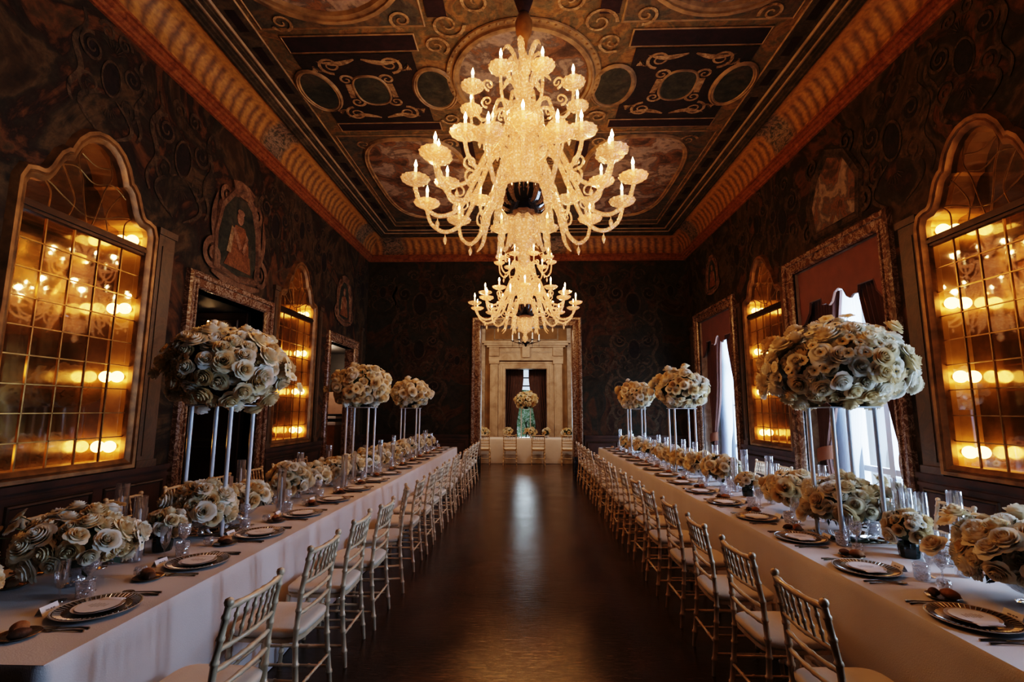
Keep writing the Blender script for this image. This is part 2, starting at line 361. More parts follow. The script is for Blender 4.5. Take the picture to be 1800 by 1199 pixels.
def floor_mat():
    m,nt,out=newmat('waxed_terrazzo'); b=N(nt,'BsdfPrincipled'); nt.links.new(b.outputs[0],out.inputs[0])
    tc=N(nt,'TexCoord'); mp=N(nt,'Mapping'); mp.inputs['Rotation'].default_value=(0,0,radians(35)); mp.inputs['Scale'].default_value=(1,6,1); nt.links.new(tc.outputs['Object'],mp.inputs[0])
    mp2=N(nt,'Mapping'); mp2.inputs['Rotation'].default_value=(0,0,radians(-40)); mp2.inputs['Scale'].default_value=(1,7,1); nt.links.new(tc.outputs['Object'],mp2.inputs[0])
    n0=N(nt,'TexNoise',Scale=1.2,Detail=8.0,Distortion=.8,Roughness=.65); nt.links.new(tc.outputs['Object'],n0.inputs['Vector'])
    n1=N(nt,'TexNoise',Scale=7.0,Detail=6.0,Roughness=.7); nt.links.new(mp.outputs[0],n1.inputs['Vector'])
    n2=N(nt,'TexNoise',Scale=8.0,Detail=6.0,Roughness=.7); nt.links.new(mp2.outputs[0],n2.inputs['Vector'])
    r=ramp(nt,n0.outputs[0],[(.3,(.016,.008,.005)),(.5,(.045,.023,.011)),(.7,(.085,.044,.020))])
    s=ramp(nt,n1.outputs[0],[(.55,(0,0,0)),(.72,(.6,.6,.6))]); s2=ramp(nt,n2.outputs[0],[(.55,(0,0,0)),(.72,(.5,.5,.5))])
    sc=mixc(nt,1.0,s.outputs[0],s2.outputs[0],'ADD')
    c=mixc(nt,sc,r.outputs[0],(.13,.07,.028)); nt.links.new(c,b.inputs['Base Color'])
    rr=ramp(nt,n0.outputs[0],[(.3,(.13,)*3),(.7,(.24,)*3)]); nt.links.new(rr.outputs[0],b.inputs['Roughness'])
    ad=mixc(nt,.5,n1.outputs[0],n2.outputs[0]); n3=N(nt,'TexNoise',Scale=2.5,Detail=3.0); nt.links.new(tc.outputs['Object'],n3.inputs['Vector'])
    ad2=mixc(nt,.45,ad,n3.outputs[0])
    bp=N(nt,'Bump',Strength=.35,Distance=.012); nt.links.new(ad2,bp.inputs['Height']); nt.links.new(bp.outputs[0],b.inputs['Normal'])
    b.inputs['Specular IOR Level'].default_value=.55
    return m
M['floor']=floor_mat()
def cove_mat():
    m,nt,out=newmat('painted_cove'); b=N(nt,'BsdfPrincipled',Roughness=.6); nt.links.new(b.outputs[0],out.inputs[0])
    tc=N(nt,'TexCoord'); sx=N(nt,'SeparateXYZ'); nt.links.new(tc.outputs['UV'],sx.inputs[0])
    def math_(op,a,bb,c=None):
        n=N(nt,'Math',operation=op)
        for i,s in enumerate((a,bb,c)):
            if s is None: continue
            if isinstance(s,(int,float)): n.inputs[i].default_value=s
            else: nt.links.new(s,n.inputs[i])
        return n.outputs[0]
    # flutes bending with height
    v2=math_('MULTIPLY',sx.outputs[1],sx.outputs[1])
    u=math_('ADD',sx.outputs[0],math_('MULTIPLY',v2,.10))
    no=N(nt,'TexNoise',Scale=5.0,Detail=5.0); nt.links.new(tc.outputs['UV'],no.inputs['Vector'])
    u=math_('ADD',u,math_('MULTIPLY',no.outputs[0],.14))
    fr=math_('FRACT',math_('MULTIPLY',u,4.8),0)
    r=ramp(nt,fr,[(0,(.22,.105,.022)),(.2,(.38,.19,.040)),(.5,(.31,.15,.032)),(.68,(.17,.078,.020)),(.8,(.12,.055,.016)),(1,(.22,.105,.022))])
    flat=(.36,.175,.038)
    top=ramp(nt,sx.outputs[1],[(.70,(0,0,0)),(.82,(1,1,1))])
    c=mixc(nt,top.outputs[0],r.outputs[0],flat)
    # painted cartouches every bay
    cu=math_('FRACT',math_('MULTIPLY',math_('ADD',sx.outputs[0],-.55-.55),1/4.42),0)
    band=math_('ABSOLUTE',math_('SUBTRACT',cu,.5),0)
    nb=math_('ADD',band,math_('MULTIPLY',no.outputs[0],.06))
    mk=ramp(nt,nb,[(.085,(1,1,1)),(.115,(0,0,0))])
    n2=N(nt,'TexNoise',Scale=6.0,Detail=6.0,Distortion=2.0); nt.links.new(tc.outputs['UV'],n2.inputs['Vector'])
    gr=ramp(nt,n2.outputs[0],[(.35,(.03,.028,.016)),(.48,(.12,.09,.05)),(.55,(.26,.17,.11)),(.65,(.06,.05,.03))])
    c=mixc(nt,mk.outputs[0],c,gr.outputs[0])
    dn=N(nt,'TexNoise',Scale=14.0,Detail=6.0); nt.links.new(tc.outputs['UV'],dn.inputs['Vector']); dr=ramp(nt,dn.outputs[0],[(.3,(.6,)*3),(.6,(1,)*3)])
    c=mixc(nt,1.0,c,dr.outputs[0],'MULTIPLY'); nt.links.new(c,b.inputs['Base Color']); return m
M['cove']=cove_mat()
M['garden']=fresco('garden_hedge',[(.35,(.06,.13,.05)),(.5,(.22,.33,.16)),(.62,(.70,.74,.62))],scale=6,dirt=.3)
M['figure_skin']=fresco('painted_flesh',[(.3,(.16,.07,.03)),(.7,(.38,.22,.13))],scale=6)
M['figure_robe']=fresco('painted_robe',[(.3,(.10,.035,.012)),(.7,(.28,.12,.04))],scale=6)
M['cart']=fresco('painted_cartouche',[(.3,(.07,.036,.016)),(.5,(.17,.092,.048)),(.7,(.28,.175,.10))],scale=4)

# ------------------------------------------------------------------ room shell
XL,XR,YB,YN,CX=-4.42,4.32,13.3,-.75,-.05
ZC,ZT=5.82,6.45
mpL=lambda y,z,d:(XL+d,y,z)
mpR=lambda y,z,d:(XR-d,y,z)
mpB=lambda x,z,d:(x,YB-d,z)
mpC=lambda x,y,d:(x,y,ZT-d)
def wall_cells(mb,a0,a1,z0,z1,holes,mp,d=0):
    A=sorted({a0,a1,*[h[0] for h in holes],*[h[1] for h in holes]}); Z=sorted({z0,z1,*[h[2] for h in holes],*[h[3] for h in holes]})
    for i in range(len(A)-1):
        for j in range(len(Z)-1):
            ca,cz=(A[i]+A[i+1])/2,(Z[j]+Z[j+1])/2
            if any(h[0]<ca<h[1] and h[2]<cz<h[3] for h in holes): continue
            mb.add([mp(A[i],Z[j],d),mp(A[i+1],Z[j],d),mp(A[i+1],Z[j+1],d),mp(A[i],Z[j+1],d)],[(0,1,2,3)])
MIR_L=[(3.98,5.42),(8.52,9.93)]; MIR_R=[(3.93,5.29),(8.34,9.70)]
DOOR_L=[(6.32,8.02,3.28),(10.86,12.34,3.20)]
WIN_R=[(5.97,7.95,3.86),(10.44,12.44,3.86),(1.50,3.48,3.86)]
MZ0,MZ1=1.12,4.46
hl=[(a,b,MZ0,MZ1) for a,b in MIR_L]+[(a,b,0,c) for a,b,c in DOOR_L]
hr=[(a,b,MZ0,MZ1) for a,b in MIR_R]+[(a,b,0,c) for a,b,c in WIN_R]
CROWN=[(0,4.42),(.12,4.405),(.24,4.35),(.34,4.26),(.40,4.16),(.43,4.09),(.50,4.075),(.56,4.03),(.61,3.95),(.66,3.86),(.72,3.79),(.80,3.75),(.90,3.745),(.96,3.73),(1,3.66)]
def crown_pts(a0,a1,inset=0):
    c=(a0+a1)/2; h=(a1-a0)/2
    l=[(c-t*h,z) for t,z in CROWN[::-1]]; r=[(c+t*h,z) for t,z in CROWN[1:]]
    return l+r
w=MB(); wall_cells(w,YN,YB,0,ZT,hl,mpL)
for a,b in MIR_L:
    cp=crown_pts(a,b)
    for p,q in zip(cp[:-1],cp[1:]): w.add([mpL(p[0],p[1],0),mpL(q[0],q[1],0),mpL(q[0],MZ1,0),mpL(p[0],MZ1,0)],[(0,1,2,3)])
wl=struct('wall_left',w,M['wall'])
w=MB(); wall_cells(w,YN,YB,0,ZT,hr,mpR)
for a,b in MIR_R:
    cp=crown_pts(a,b)
    for p,q in zip(cp[:-1],cp[1:]): w.add([mpR(p[0],p[1],0),mpR(q[0],q[1],0),mpR(q[0],MZ1,0),mpR(p[0],MZ1,0)],[(0,1,2,3)])
wr=struct('wall_right',w,M['wall'])
DX0,DX1,DZ=-1.26,1.21,3.93
w=MB(); wall_cells(w,XL,XR,0,ZT,[(DX0,DX1,0,DZ)],mpB); wb=struct('wall_back',w,M['wallback'])
w=MB(); w.add([(XL,YN,0),(XR,YN,0),(XR,YN,ZT),(XL,YN,ZT)],[(0,1,2,3)]); struct('wall_front',w,M['wallback'])
w=MB(); w.box(-6.2,XR+.9,YN,20.0,-.1,0); struct('floor',w,M['floor'])
w=MB(); w.box(XL-.02,XR+.02,YN,YB+.02,ZT,ZT+.1); struct('ceiling',w,M['ceil'])

# cornice rings : profile (inset, z)
def cornice(prof,mat,name,uvscale=True,off=0):
    mb=MB()
    acc=[0]
    for p,q in zip(prof[:-1],prof[1:]): acc.append(acc[-1]+sqrt((p[0]-q[0])**2+(p[1]-q[1])**2))
    for side in range(4):
        def cr(i):
            s_,z=prof[i]
            c=[(XL+s_,YN+s_),(XL+s_,YB-s_),(XR-s_,YB-s_),(XR-s_,YN+s_)]
            return c[side],c[(side+1)%4],z
        for i in range(len(prof)-1):
            a,b,z=cr(i); c,d,z2=cr(i+1)
            def U(p): return (p[1] if side in (0,2) else p[0]+2.6)
            v0,v1=acc[i]/acc[-1],acc[i+1]/acc[-1]
            mb.add([(*a,z),(*b,z),(*d,z2),(*c,z2)],[(0,1,2,3)],[(U(a),v0),(U(b),v0),(U(d),v1),(U(c),v1)])
    return struct(name,mb,mat,smooth=True,ang=30)
cornice([(0,5.76),(.03,5.765),(.035,5.79),(.06,5.80),(.075,5.84),(.10,5.85),(.10,5.90),(.13,5.905),(.135,5.93),(.10,5.94)],M['ledge'],'trim_1')
cornice([(.10+.34*(1-cos(t*pi/16)),5.94+.40*sin(t*pi/16)) for t in range(9)],M['cove'],'trim_2')
cornice([(.44,6.34),(.44,6.32),(.47,6.32),(.475,6.345),(.52,6.35),(.525,6.375),(.56,6.38)],M['mould'],'trim_3')
cornice([(.56,6.375),(.585,6.37),(.59,6.395)],M['mouldlite'],'trim_4')
cornice([(.59,6.395),(.645,6.40),(.65,6.415),(.68,6.42)],M['mould'],'trim_5')
cornice([(.68,6.415),(.70,6.41),(.715,6.44)],M['mouldlite'],'trim_6')
cornice([(.715,6.44),(.72,6.43),(.96,6.43),(.965,6.447)],M['mould'],'trim_7')
cornice([(.965,6.44),(.975,6.43),(.99,6.447)],M['gilt'],'trim_8')
# little dark coffers on the border band
mb=MB(); y=YN+1.2
while y<YB-1.2:
    for xx in (XL+.84,XR-.84): mb.box(xx-.06,xx+.06,y-.17,y+.17,6.424,6.432)
    y+=.62
x=XL+1.3
while x<XR-1.2: mb.box(x-.17,x+.17,YB-.90,YB-.78,6.424,6.432); x+=.62
struct('trim_9',mb,M['strip'])

# ceiling panels
CY=6.75
def plate(mb,poly,mp,d0,d1): mb.prism(poly,mp,d0,d1)
strip,gro,crm,ring,skyp,ov,blue=MB(),MB(),MB(),MB(),MB(),MB(),MB()
def rect(x0,x1,y0,y1): return [(x0,y0),(x1,y0),(x1,y1),(x0,y1)]
for s in (-1,1):
    X=lambda x: CX+s*x
    for ys in ((5.70,5.97),(7.66,7.86)):
        plate(strip,rect(X(1.42),X(3.12),*ys),mpC,.012,.016)
        sweep(ring,rect(X(1.42),X(3.12),*ys),[(0,.012),(.01,.022),(.025,.012)],mpC,True)
    for ys in ((4.6,5.42),(8.3,8.9),(2.4,3.4)):
        plate(strip,rect(X(.93),X(1.17),*ys),mpC,.012,.016)
    plate(gro,rect(X(1.5),X(3.12),6.02,7.62),mpC,.010,.014)
    # cream grotesque scrolls of the side panel
    cx,cy=X(2.28),6.80
    for sx in (-1,1):
        for sy in (-1,1):
            ribbon(crm,spiral(cx+sx*.42,cy+sy*.56,.17,1.6,pi/2 if sy<0 else -pi/2,sx*sy),lambda t:.05*(1-t*.7),mpC,.018)
            ribbon(crm,[(cx+sx*.05+sx*.6*t/12,cy+sy*(.68-.08*sin(t/12*pi))) for t in range(13)],lambda t:.09*sin(pi*min(1,t+.1)),mpC,.019)
            ribbon(crm,spiral(cx+sx*.30,cy+sy*.26,.11,1.3,0 if sx<0 else pi,-sx*sy),lambda t:.045*(1-t*.6),mpC,.020)
            for q in range(7):
                aa=q*.45; ribbon(crm,[(cx+sx*(.52+.03*q),cy+sy*.45),(cx+sx*(.56+.03*q+.06*cos(aa)),cy+sy*(.45+.12*sin(aa)))],.02,mpC,.021)
        crm.prism([(cx+sx*.30-.05,cy-.16),(cx+sx*.30+.05,cy-.16),(cx+sx*.33+.03,cy+.16),(cx+sx*.33-.05,cy+.16)],mpC,.015,.018)
    sweep(ring,ell(cx,cy,.235,.31,30,2.6),[(0,.012),(.012,.03),(.03,.03),(.045,.012)],mpC,True)
    plate(ov,ell(cx,cy,.235,.31,30,2.6),mpC,.014,.02)
    # lateral dark ovals
    for ox,rx,ry in ((1.32,.26,.42),(3.08,.23,.42)):
        plate(ov,ell(X(ox),6.8,rx,ry,26),mpC,.018,.024)
        sweep(ring,ell(X(ox),6.8,rx,ry,26),[(0,.02),(.015,.035),(.04,.03),(.05,.042),(.08,.02)],mpC,True)
    # painted figures panel beyond (rounded)
    poly=ell(X(2.12),9.95,.93,1.75,40,3.2)
    plate(skyp,poly,mpC,.010,.014)
    sweep(ring,poly,[(0,.012),(.02,.035),(.06,.03),(.075,.045),(.11,.012)],mpC,True)
    # near tondo
    poly=ell(X(2.28),4.15,1.02,1.15,40)
    plate(skyp,poly,mpC,.010,.014)
    sweep(ring,poly,[(0,.012),(.03,.05),(.09,.05),(.10,.07),(.16,.06),(.18,.012)],mpC,True)
    plate(blue,rect(X(1.25),X(3.3),2.6,5.55),mpC,.002,.006)
    sweep(ring,rect(X(1.25),X(3.3),2.6,5.55),[(0,.006),(.012,.016),(.03,.006)],mpC,True)
    plate(blue,rect(X(1.05),X(3.3),8.05,12.05),mpC,.002,.006)
    sweep(ring,rect(X(1.05),X(3.3),8.05,12.05),[(0,.006),(.012,.016),(.03,.006)],mpC,True)
    for k,(ox,oy,r_) in enumerate([(.95,5.55,.22),(1.15,5.9,.18),(.95,8.0,.22),(1.2,7.55,.16),(.6,8.3,.2),(.55,5.2,.2),(2.9,8.3,.16),(1.35,8.3,.16),(1.5,5.45,.15),(3.0,5.45,.15)]):
        ribbon(crm,spiral(X(ox),oy,r_,1.5,k,s*(1 if k%2 else -1)),lambda t:.045*(1-t*.6),mpC,.02)
    for k in range(9):
        ribbon(crm,spiral(X(.45+.05*sin(k)),8.6+.42*k,.13,1.4,k,s*(1 if k%2 else -1)),lambda t:.04*(1-t*.6),mpC,.02)
for k in range(6):
    sc=(.5+.1*k)
poly=ell(CX,6.62,.92,.98,48)
plate(skyp,poly,mpC,.010,.014)
sweep(ring,poly,[(0,.012),(.02,.05),(.06,.05),(.07,.07),(.10,.065),(.11,.03),(.19,.03),(.20,.012)],mpC,True)
for k in range(64):
    a=2*pi*k/64; crm.sph((CX+1.08*cos(a),6.62+1.14*sin(a),ZT-.03),.02,6,4)
poly=ell(CX,10.4,.62,1.15,36); plate(ov,poly,mpC,.01,.014); sweep(ring,poly,[(0,.012),(.03,.04),(.08,.012)],mpC,True)
struct('trim_10',strip,M['strip']); struct('trim_11',gro,M['scrolldark']); struct('trim_12',crm,M['cream'])
struct('trim_13',ring,M['gilt'],smooth=True,ang=35); struct('trim_14',skyp,M['sky_paint']); struct('trim_15',ov,M['dark_oval']); struct('trim_16',blue,M['ceilblue'])

# painted arabesques on the walls
arab,arabd=MB(),MB()
def motif(mb,mbd,cx,cz,s,mp,d,rr):
    ribbon=lambda mb_,pts,w,mp_,d_: globals()['ribbon'](mb_,pts,(lambda t:1.55*w(t)) if callable(w) else 1.55*w,mp_,d_+.0004*(len(mb_.f)//25%17))
    for sg in (-1,1):
        ribbon(mb,spiral(cx+sg*.52*s,cz+.35*s,.30*s,1.8,pi/2,-sg,36),lambda t:.05*s*(1-.6*t),mp,d)
        ribbon(mb,spiral(cx+sg*.48*s,cz-.42*s,.26*s,1.6,-pi/2,sg,36),lambda t:.045*s*(1-.6*t),mp,d)
        ribbon(mb,spiral(cx+sg*.22*s,cz+.95*s,.20*s,1.5,0 if sg>0 else pi,sg,30),lambda t:.05*s*(1-.6*t),mp,d)
        ribbon(mb,[(cx+sg*(.80+.10*sin(t/10*pi*2))*s,cz+(-1.0+2.0*t/20)*s) for t in range(21)],lambda t:.02+.05*s*sin(pi*t),mp,d)
        ribbon(mb,[(cx+sg*(.15+.5*sin(t/14*pi))*s,cz+(-1.3+.9*t/14)*s) for t in range(15)],lambda t:.05*s*sin(pi*t)+.01,mp,d)
        mbd.prism(ell(cx+sg*.52*s,cz+.35*s,.17*s,.2*s,20),mp,d-.002,d-.001)
    mbd.prism(ell(cx,cz,.20*s,.34*s,24),mp,d-.002,d-.001)
    ribbon(mb,ell(cx,cz,.24*s,.38*s,28)+[ell(cx,cz,.24*s,.38*s,28)[0]],.03*s,mp,d)
    for k in range(7):
        a=pi/2+(k-3)*.33; ribbon(mb,[(cx+.1*s*cos(a),cz+.55*s+.1*s*sin(a)),(cx+.3*s*cos(a),cz+.55*s+.3*s*sin(a))],lambda t:.06*s*sin(pi*t)+.005,mp,d)
        ribbon(mb,[(cx+.1*s*cos(a),cz-.6*s-.1*s*sin(a)),(cx+.26*s*cos(a),cz-.6*s-.26*s*sin(a))],lambda t:.05*s*sin(pi*t)+.005,mp,d)
for x in (-2.95,2.87):
    for z,s in ((2.0,.85),(4.55,.85),(3.3,.7)): motif(arab,arabd,x,z,s,mpB,.004,R)
for x in (-4.0,-1.85,1.8,3.9): motif(arab,arabd,x,4.9,.42,mpB,.004,R)
for x in (-1.9,1.85): motif(arab,arabd,x,3.0,.35,mpB,.004,R)
motif(arab,arabd,CX,5.05,.62,mpB,.004,R)
for mp,ys in ((mpL,(2.6,5.85,8.2,10.3,12.85)),(mpR,(2.6,5.62,8.15,10.0,12.9))):
    for y in ys: motif(arab,arabd,y,4.85,.62,mp,.004,R)
for mp,ys in ((mpL,(4.7,9.2)),(mpR,(4.6,9.05))):
    for y in ys: motif(arab,arabd,y,5.15,.5,mp,.004,R)
struct('trim_17',arab,M['scroll']); struct('trim_18',arabd,M['scrolldark'])

# dado (wainscot) with ledge and panels; pilasters
def dado(mp,spans,name_a,name_b):
    a=MB(); b=MB()
    for (y0,y1) in spans:
        a.prism(rect(y0,y1,0,1.0),mp,.0,.03)
        sweep(a,[(y0,0.0),(y0+.001,.0)],[(0,0)],mp) if False else None
        for z0,z1,d in ((.96,1.02,.06),(0,.16,.05),(.88,.92,.045)): a.prism(rect(y0,y1,z0,z1),mp,.0,d)
        n=max(1,int((y1-y0)/.9)); ww=(y1-y0)/n
        for k in range(n):
            r_=rect(y0+k*ww+.1,y0+(k+1)*ww-.1,.24,.82)
            sweep(b,r_,[(0,.03),(.012,.05),(.03,.045),(.04,.03)],mp,True)
    struct(name_a,a,M['dado']); struct(name_b,b,M['darkframe'])
dado(mpL,[(YN,6.06),(8.28,10.6),(12.6,YB)],'baseboard_left','trim_19')
dado(mpR,[(YN,1.26),(3.72,5.73),(8.19,10.2),(12.68,YB)],'baseboard_right','trim_20')
dado(mpB,[(XL,-1.56),(1.5,XR)],'baseboard_back','trim_21')
pl=MB()
for mp,cs in ((mpL,(5.68,8.36,10.25,12.9)),(mpR,(5.50,8.22-.0,9.98,12.95))):
    for c in cs:
        hw=.13 if c in (5.68,5.50) else .07
        pl.prism(rect(c-hw,c+hw,1.02,3.75),mp,0,.035)
        pl.prism(rect(c-hw*.55,c+hw*.55,1.15,3.62),mp,.035,.045)
        pl.prism(rect(c-hw-.02,c+hw+.02,3.75,3.83),mp,0,.055); pl.prism(rect(c-hw-.02,c+hw+.02,1.02,1.10),mp,0,.055)
struct('trim_22',pl,M['pilaster'])

# ------------------------------------------------------------------ mirrored, leaded display windows
globe_me=MB().sph((0,0,0),.062,16,10).mesh('globe',M['globe'])
cap_me=MB().lathe([(.02,0),(.028,.004),(.028,.018),(.012,.026)],12,cap=True).mesh('lamp_socket',M['goldframe'])
GZ=(1.27,2.03,2.80,3.60)
wn=0
def leaded(mp,a0,a1,wall,which,sgn):
    global wn
    wn+=1; nm='window_%d'%wn
    D=-.34
    box=MB()
    cp=crown_pts(a0,a1)
    outline=[(a0,MZ0)]+cp+[(a1,MZ0)]
    # jambs / crown reveal
    rs=[[mp(a,z,d) for (a,z) in outline] for d in (0,D)]
    box.rings(rs,True)
    root=struct(nm,box,M['jamb'])
    bk=MB(); bk.prism(outline,mp,D-.01,D); bk.build('mirror_back',M['oldmirror'],root,smooth=False)
    pn=MB(); n=len(outline); pn.add([mp(a,z,-.045) for a,z in outline],[tuple(range(n))]); pn.build('glass_pane',M['pane'],root,smooth=False)
    fr=MB(); sweep(fr,outline,[(-.015,-.05),(-.02,.01),(0,.03),(.025,.045),(.04,.035),(.05,.055),(.085,.06),(.10,.03),(.115,0)],mp,True); fr.build('window_frame',M['goldframe'],root,ang=35)
    tb=MB(); tb.prism(rect(a0,a1,3.43,3.53),mp,-.06,.0); tb.prism(rect(a0,a1,3.46,3.50),mp,0,.02); tb.build('transom',M['darkframe'],root,smooth=False)
    ld=MB(); nc,nr_=5,9
    for k in range(1,nc):
        a=a0+(a1-a0)*k/nc; ld.prism(rect(a-.006,a+.006,MZ0,3.44),mp,-.055,-.035)
    for k in range(1,nr_):
        z=MZ0+(3.44-MZ0)*k/nr_; ld.prism(rect(a0,a1,z-.005,z+.005),mp,-.055,-.035)
    W=a1-a0; c=(a0+a1)/2
    curves=[[(-.30,3.53),(-.30,3.70),(-.36,3.80)],[(.30,3.53),(.30,3.70),(.36,3.80)],
        [(-.16,3.53),(-.13,3.72),(-.20,3.92),(-.28,4.08)],[(.16,3.53),(.13,3.72),(.20,3.92),(.28,4.08)],
        [(-.02,3.53),(-.06,3.75),(-.09,3.95),(-.14,4.15),(-.1,4.36)],[(.02,3.53),(.06,3.75),(.09,3.95),(.14,4.15),(.1,4.36)],
        [(-.5,3.72),(-.36,3.80),(-.2,3.70),(-.05,3.62),(.1,3.66),(.25,3.76),(.4,3.80),(.5,3.70)],
        [(-.28,3.98),(-.15,4.06),(0,3.98),(.15,4.06),(.28,3.98)],[(-.12,4.22),(0,4.17),(.12,4.22)]]
    for cv in curves:
        pts=[]
        for i in range(len(cv)-1):
            for t in range(6):
                t/=6; p0=cv[max(i-1,0)];p1=cv[i];p2=cv[i+1];p3=cv[min(i+2,len(cv)-1)]
                f=lambda q:.5*((2*p1[q])+(-p0[q]+p2[q])*t+(2*p0[q]-5*p1[q]+4*p2[q]-p3[q])*t*t+(-p0[q]+3*p1[q]-3*p2[q]+p3[q])*t**3)
                pts.append((c+f(0)*W,f(1)))
        pts.append((c+cv[-1][0]*W,cv[-1][1]))
        ld.tube([mp(a,z,-.045) for a,z in pts],.007,6)
    ld.build('lead_lattice',M['lead'],root,smooth=False)
    for k,z in enumerate(GZ):
        for (ya,dy,where,hs) in ((a1,-.075,'far',(-.12,-.25)),(a0,.075,'near',(-.18,))):
            for h in hs:
                pos=mp(ya+dy,z,h)
                t=thing('globe_lamp','frosted globe lamp glowing on the %s jamb inside the %s leaded mirror'%(where,which),'lamp',pos,0,'globe lamps on the %s jamb of the %s leaded mirror'%(where,which))
                put('globe',globe_me,t); put('lamp_socket',cap_me,t,loc=(0,-dy*.9,0),rot=(pi/2 if dy<0 else -pi/2,0,0))
for i,(a,b) in enumerate(MIR_L): leaded(mpL,a,b,'left','near left' if i==0 else 'far left',1)
for i,(a,b) in enumerate(MIR_R): leaded(mpR,a,b,'right','near right' if i==0 else 'far right',-1)

# ------------------------------------------------------------------ marble door / window surrounds
MPROF=[(0,-.20),(0,.02),(.02,.05),(.055,.055),(.06,.035),(.13,.04),(.14,.07),(.19,.085),(.215,.06),(.22,0)]
def surround(name,mp,a0,a1,zt,mat,parent=None,prof=MPROF):
    mb=MB(); sweep(mb,[(a0,0),(a0,zt),(a1,zt),(a1,0)],prof,mp); return struct(name,mb,mat,parent,smooth=True,ang=30)
# left doors
for i,(a,b,z) in enumerate(DOOR_L):
    d=surround('door_%d'%(i+1),mpL,a,b,z,M['rust_marble'])
    j=MB()
    x0,x1=XL-1.6,XL
    if i==0:
        j.add([(x1,a,0),(x0,a,0),(x0,a,z),(x1,a,z),(x1,b,0),(x0,b,0),(x0,b,z),(x1,b,z)],[(0,1,2,3),(4,7,6,5),(1,5,6,2),(3,2,6,7)])
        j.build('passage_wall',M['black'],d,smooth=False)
        leaf=MB(); y=b-.06
        leaf.box(x0+.1,x1-.22,y-.04,y,0,z-.02); 
        leaf.build('door_leaf',M['door'],d,smooth=False)
        pnl=MB()
        for z0,z1 in ((.2,1.05),(1.2,2.0),(2.1,3.1)):
            sweep(pnl,rect(x0+.25,x1-.40,z0,z1),[(0,.0),(.01,.02),(.03,.02),(.045,0)],lambda a_,z_,d_:(a_,y-.04-d_,z_),True)
        pnl.build('door_panel',M['darkframe'],d,smooth=False)
        l2=MB(); l2.box(x0,x0+.06,a+.25,b-.15,0,z-.3); 
        for z0,z1 in ((.25,1.0),(1.15,1.8),(1.95,2.7)): l2.box(x0+.06,x0+.08,a+.45,b-.35,z0,z1)
        l2.build('cupboard_front',M['door'],d,smooth=False)
    else:
        x0=XL-1.7; yb=b+1.2
        j.add([(x1,a,0),(x0,a,0),(x0,a,z),(x1,a,z),(x1,yb,0),(x0,yb,0),(x0,yb,z),(x1,yb,z)],[(0,1,2,3),(4,7,6,5),(3,2,6,7)])
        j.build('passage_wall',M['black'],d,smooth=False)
        q=MB(); q.add([(x0,a,0),(x0,yb,0),(x0,yb,z),(x0,a,z)],[(0,1,2,3)]); q.build('passage_end',M['plaster'],d,smooth=False)
        wt=MB(); wt.box(x0,x1-.12,yb-.04,yb-.005,0,2.15); wt.build('passage_panel',M['plaster'],d,smooth=False)
        t=thing('wooden_cabinet','honey wood cabinet with black and white striped top seen through the far left doorway','cabinet',(x0+.72,yb-.62,0))
        c=MB(); c.bbox(-.28,.50,-.3,.3,.06,1.28); c.build('carcass',M['orange_wood'],t)
        c=MB()
        for k in (-.02,.24): c.bbox(k-.23+.0,k+.02,-.325,-.30,.14,1.2,.006)
        c.build('door',M['orange_wood'],t)
        c=MB(); c.bbox(-.31,.53,-.33,.33,1.28,1.36); c.bbox(-.31,.53,-.33,.33,1.44,1.50); c.build('top',M['card'],t)
        c=MB(); c.box(-.29,.51,-.31,.31,1.36,1.44); c.bbox(-.30,.52,-.32,.32,1.50,1.56); c.bbox(-.26,.48,-.28,.28,0,.06); c.build('band',M['black'],t)
# candle sconce in door 1
t=thing('wall_sconce','small lit candle sconce glimpsed just inside the near left doorway','sconce',(-5.15,7.72,2.88))
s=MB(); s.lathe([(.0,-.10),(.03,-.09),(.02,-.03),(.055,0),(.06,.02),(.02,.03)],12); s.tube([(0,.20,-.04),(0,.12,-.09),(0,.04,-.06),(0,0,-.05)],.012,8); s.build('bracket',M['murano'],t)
s=MB(); s.lathe([(.012,.02),(.012,.15)],10,cap=True); s.build('candle',M['candle'],t)
s=MB(); s.sph((0,0,.185),.014,8,6,(1,1,2.2)); s.build('flame',M['flame'],t)

# back doorway with black plinths, reveal, next room
d3=surround('door_3',mpB,DX0,DX1,DZ,M['rust_marble'],prof=[(0,-.35),(0,.02),(.02,.06),(.07,.065),(.075,.04),(.16,.045),(.17,.085),(.22,.10),(.25,.07),(.26,0)])
b=MB()
for s,x in ((-1,DX0),(1,DX1)):
    xa,xb=sorted((x,x+s*.28)); b.bbox(xa,xb,YB-.13,YB+.3,0,.42,.01); b.bbox(xa,xb,YB-.115,YB+.3,.42,.47,.01)
b.build('plinth',M['black_marble'],d3,smooth=False)

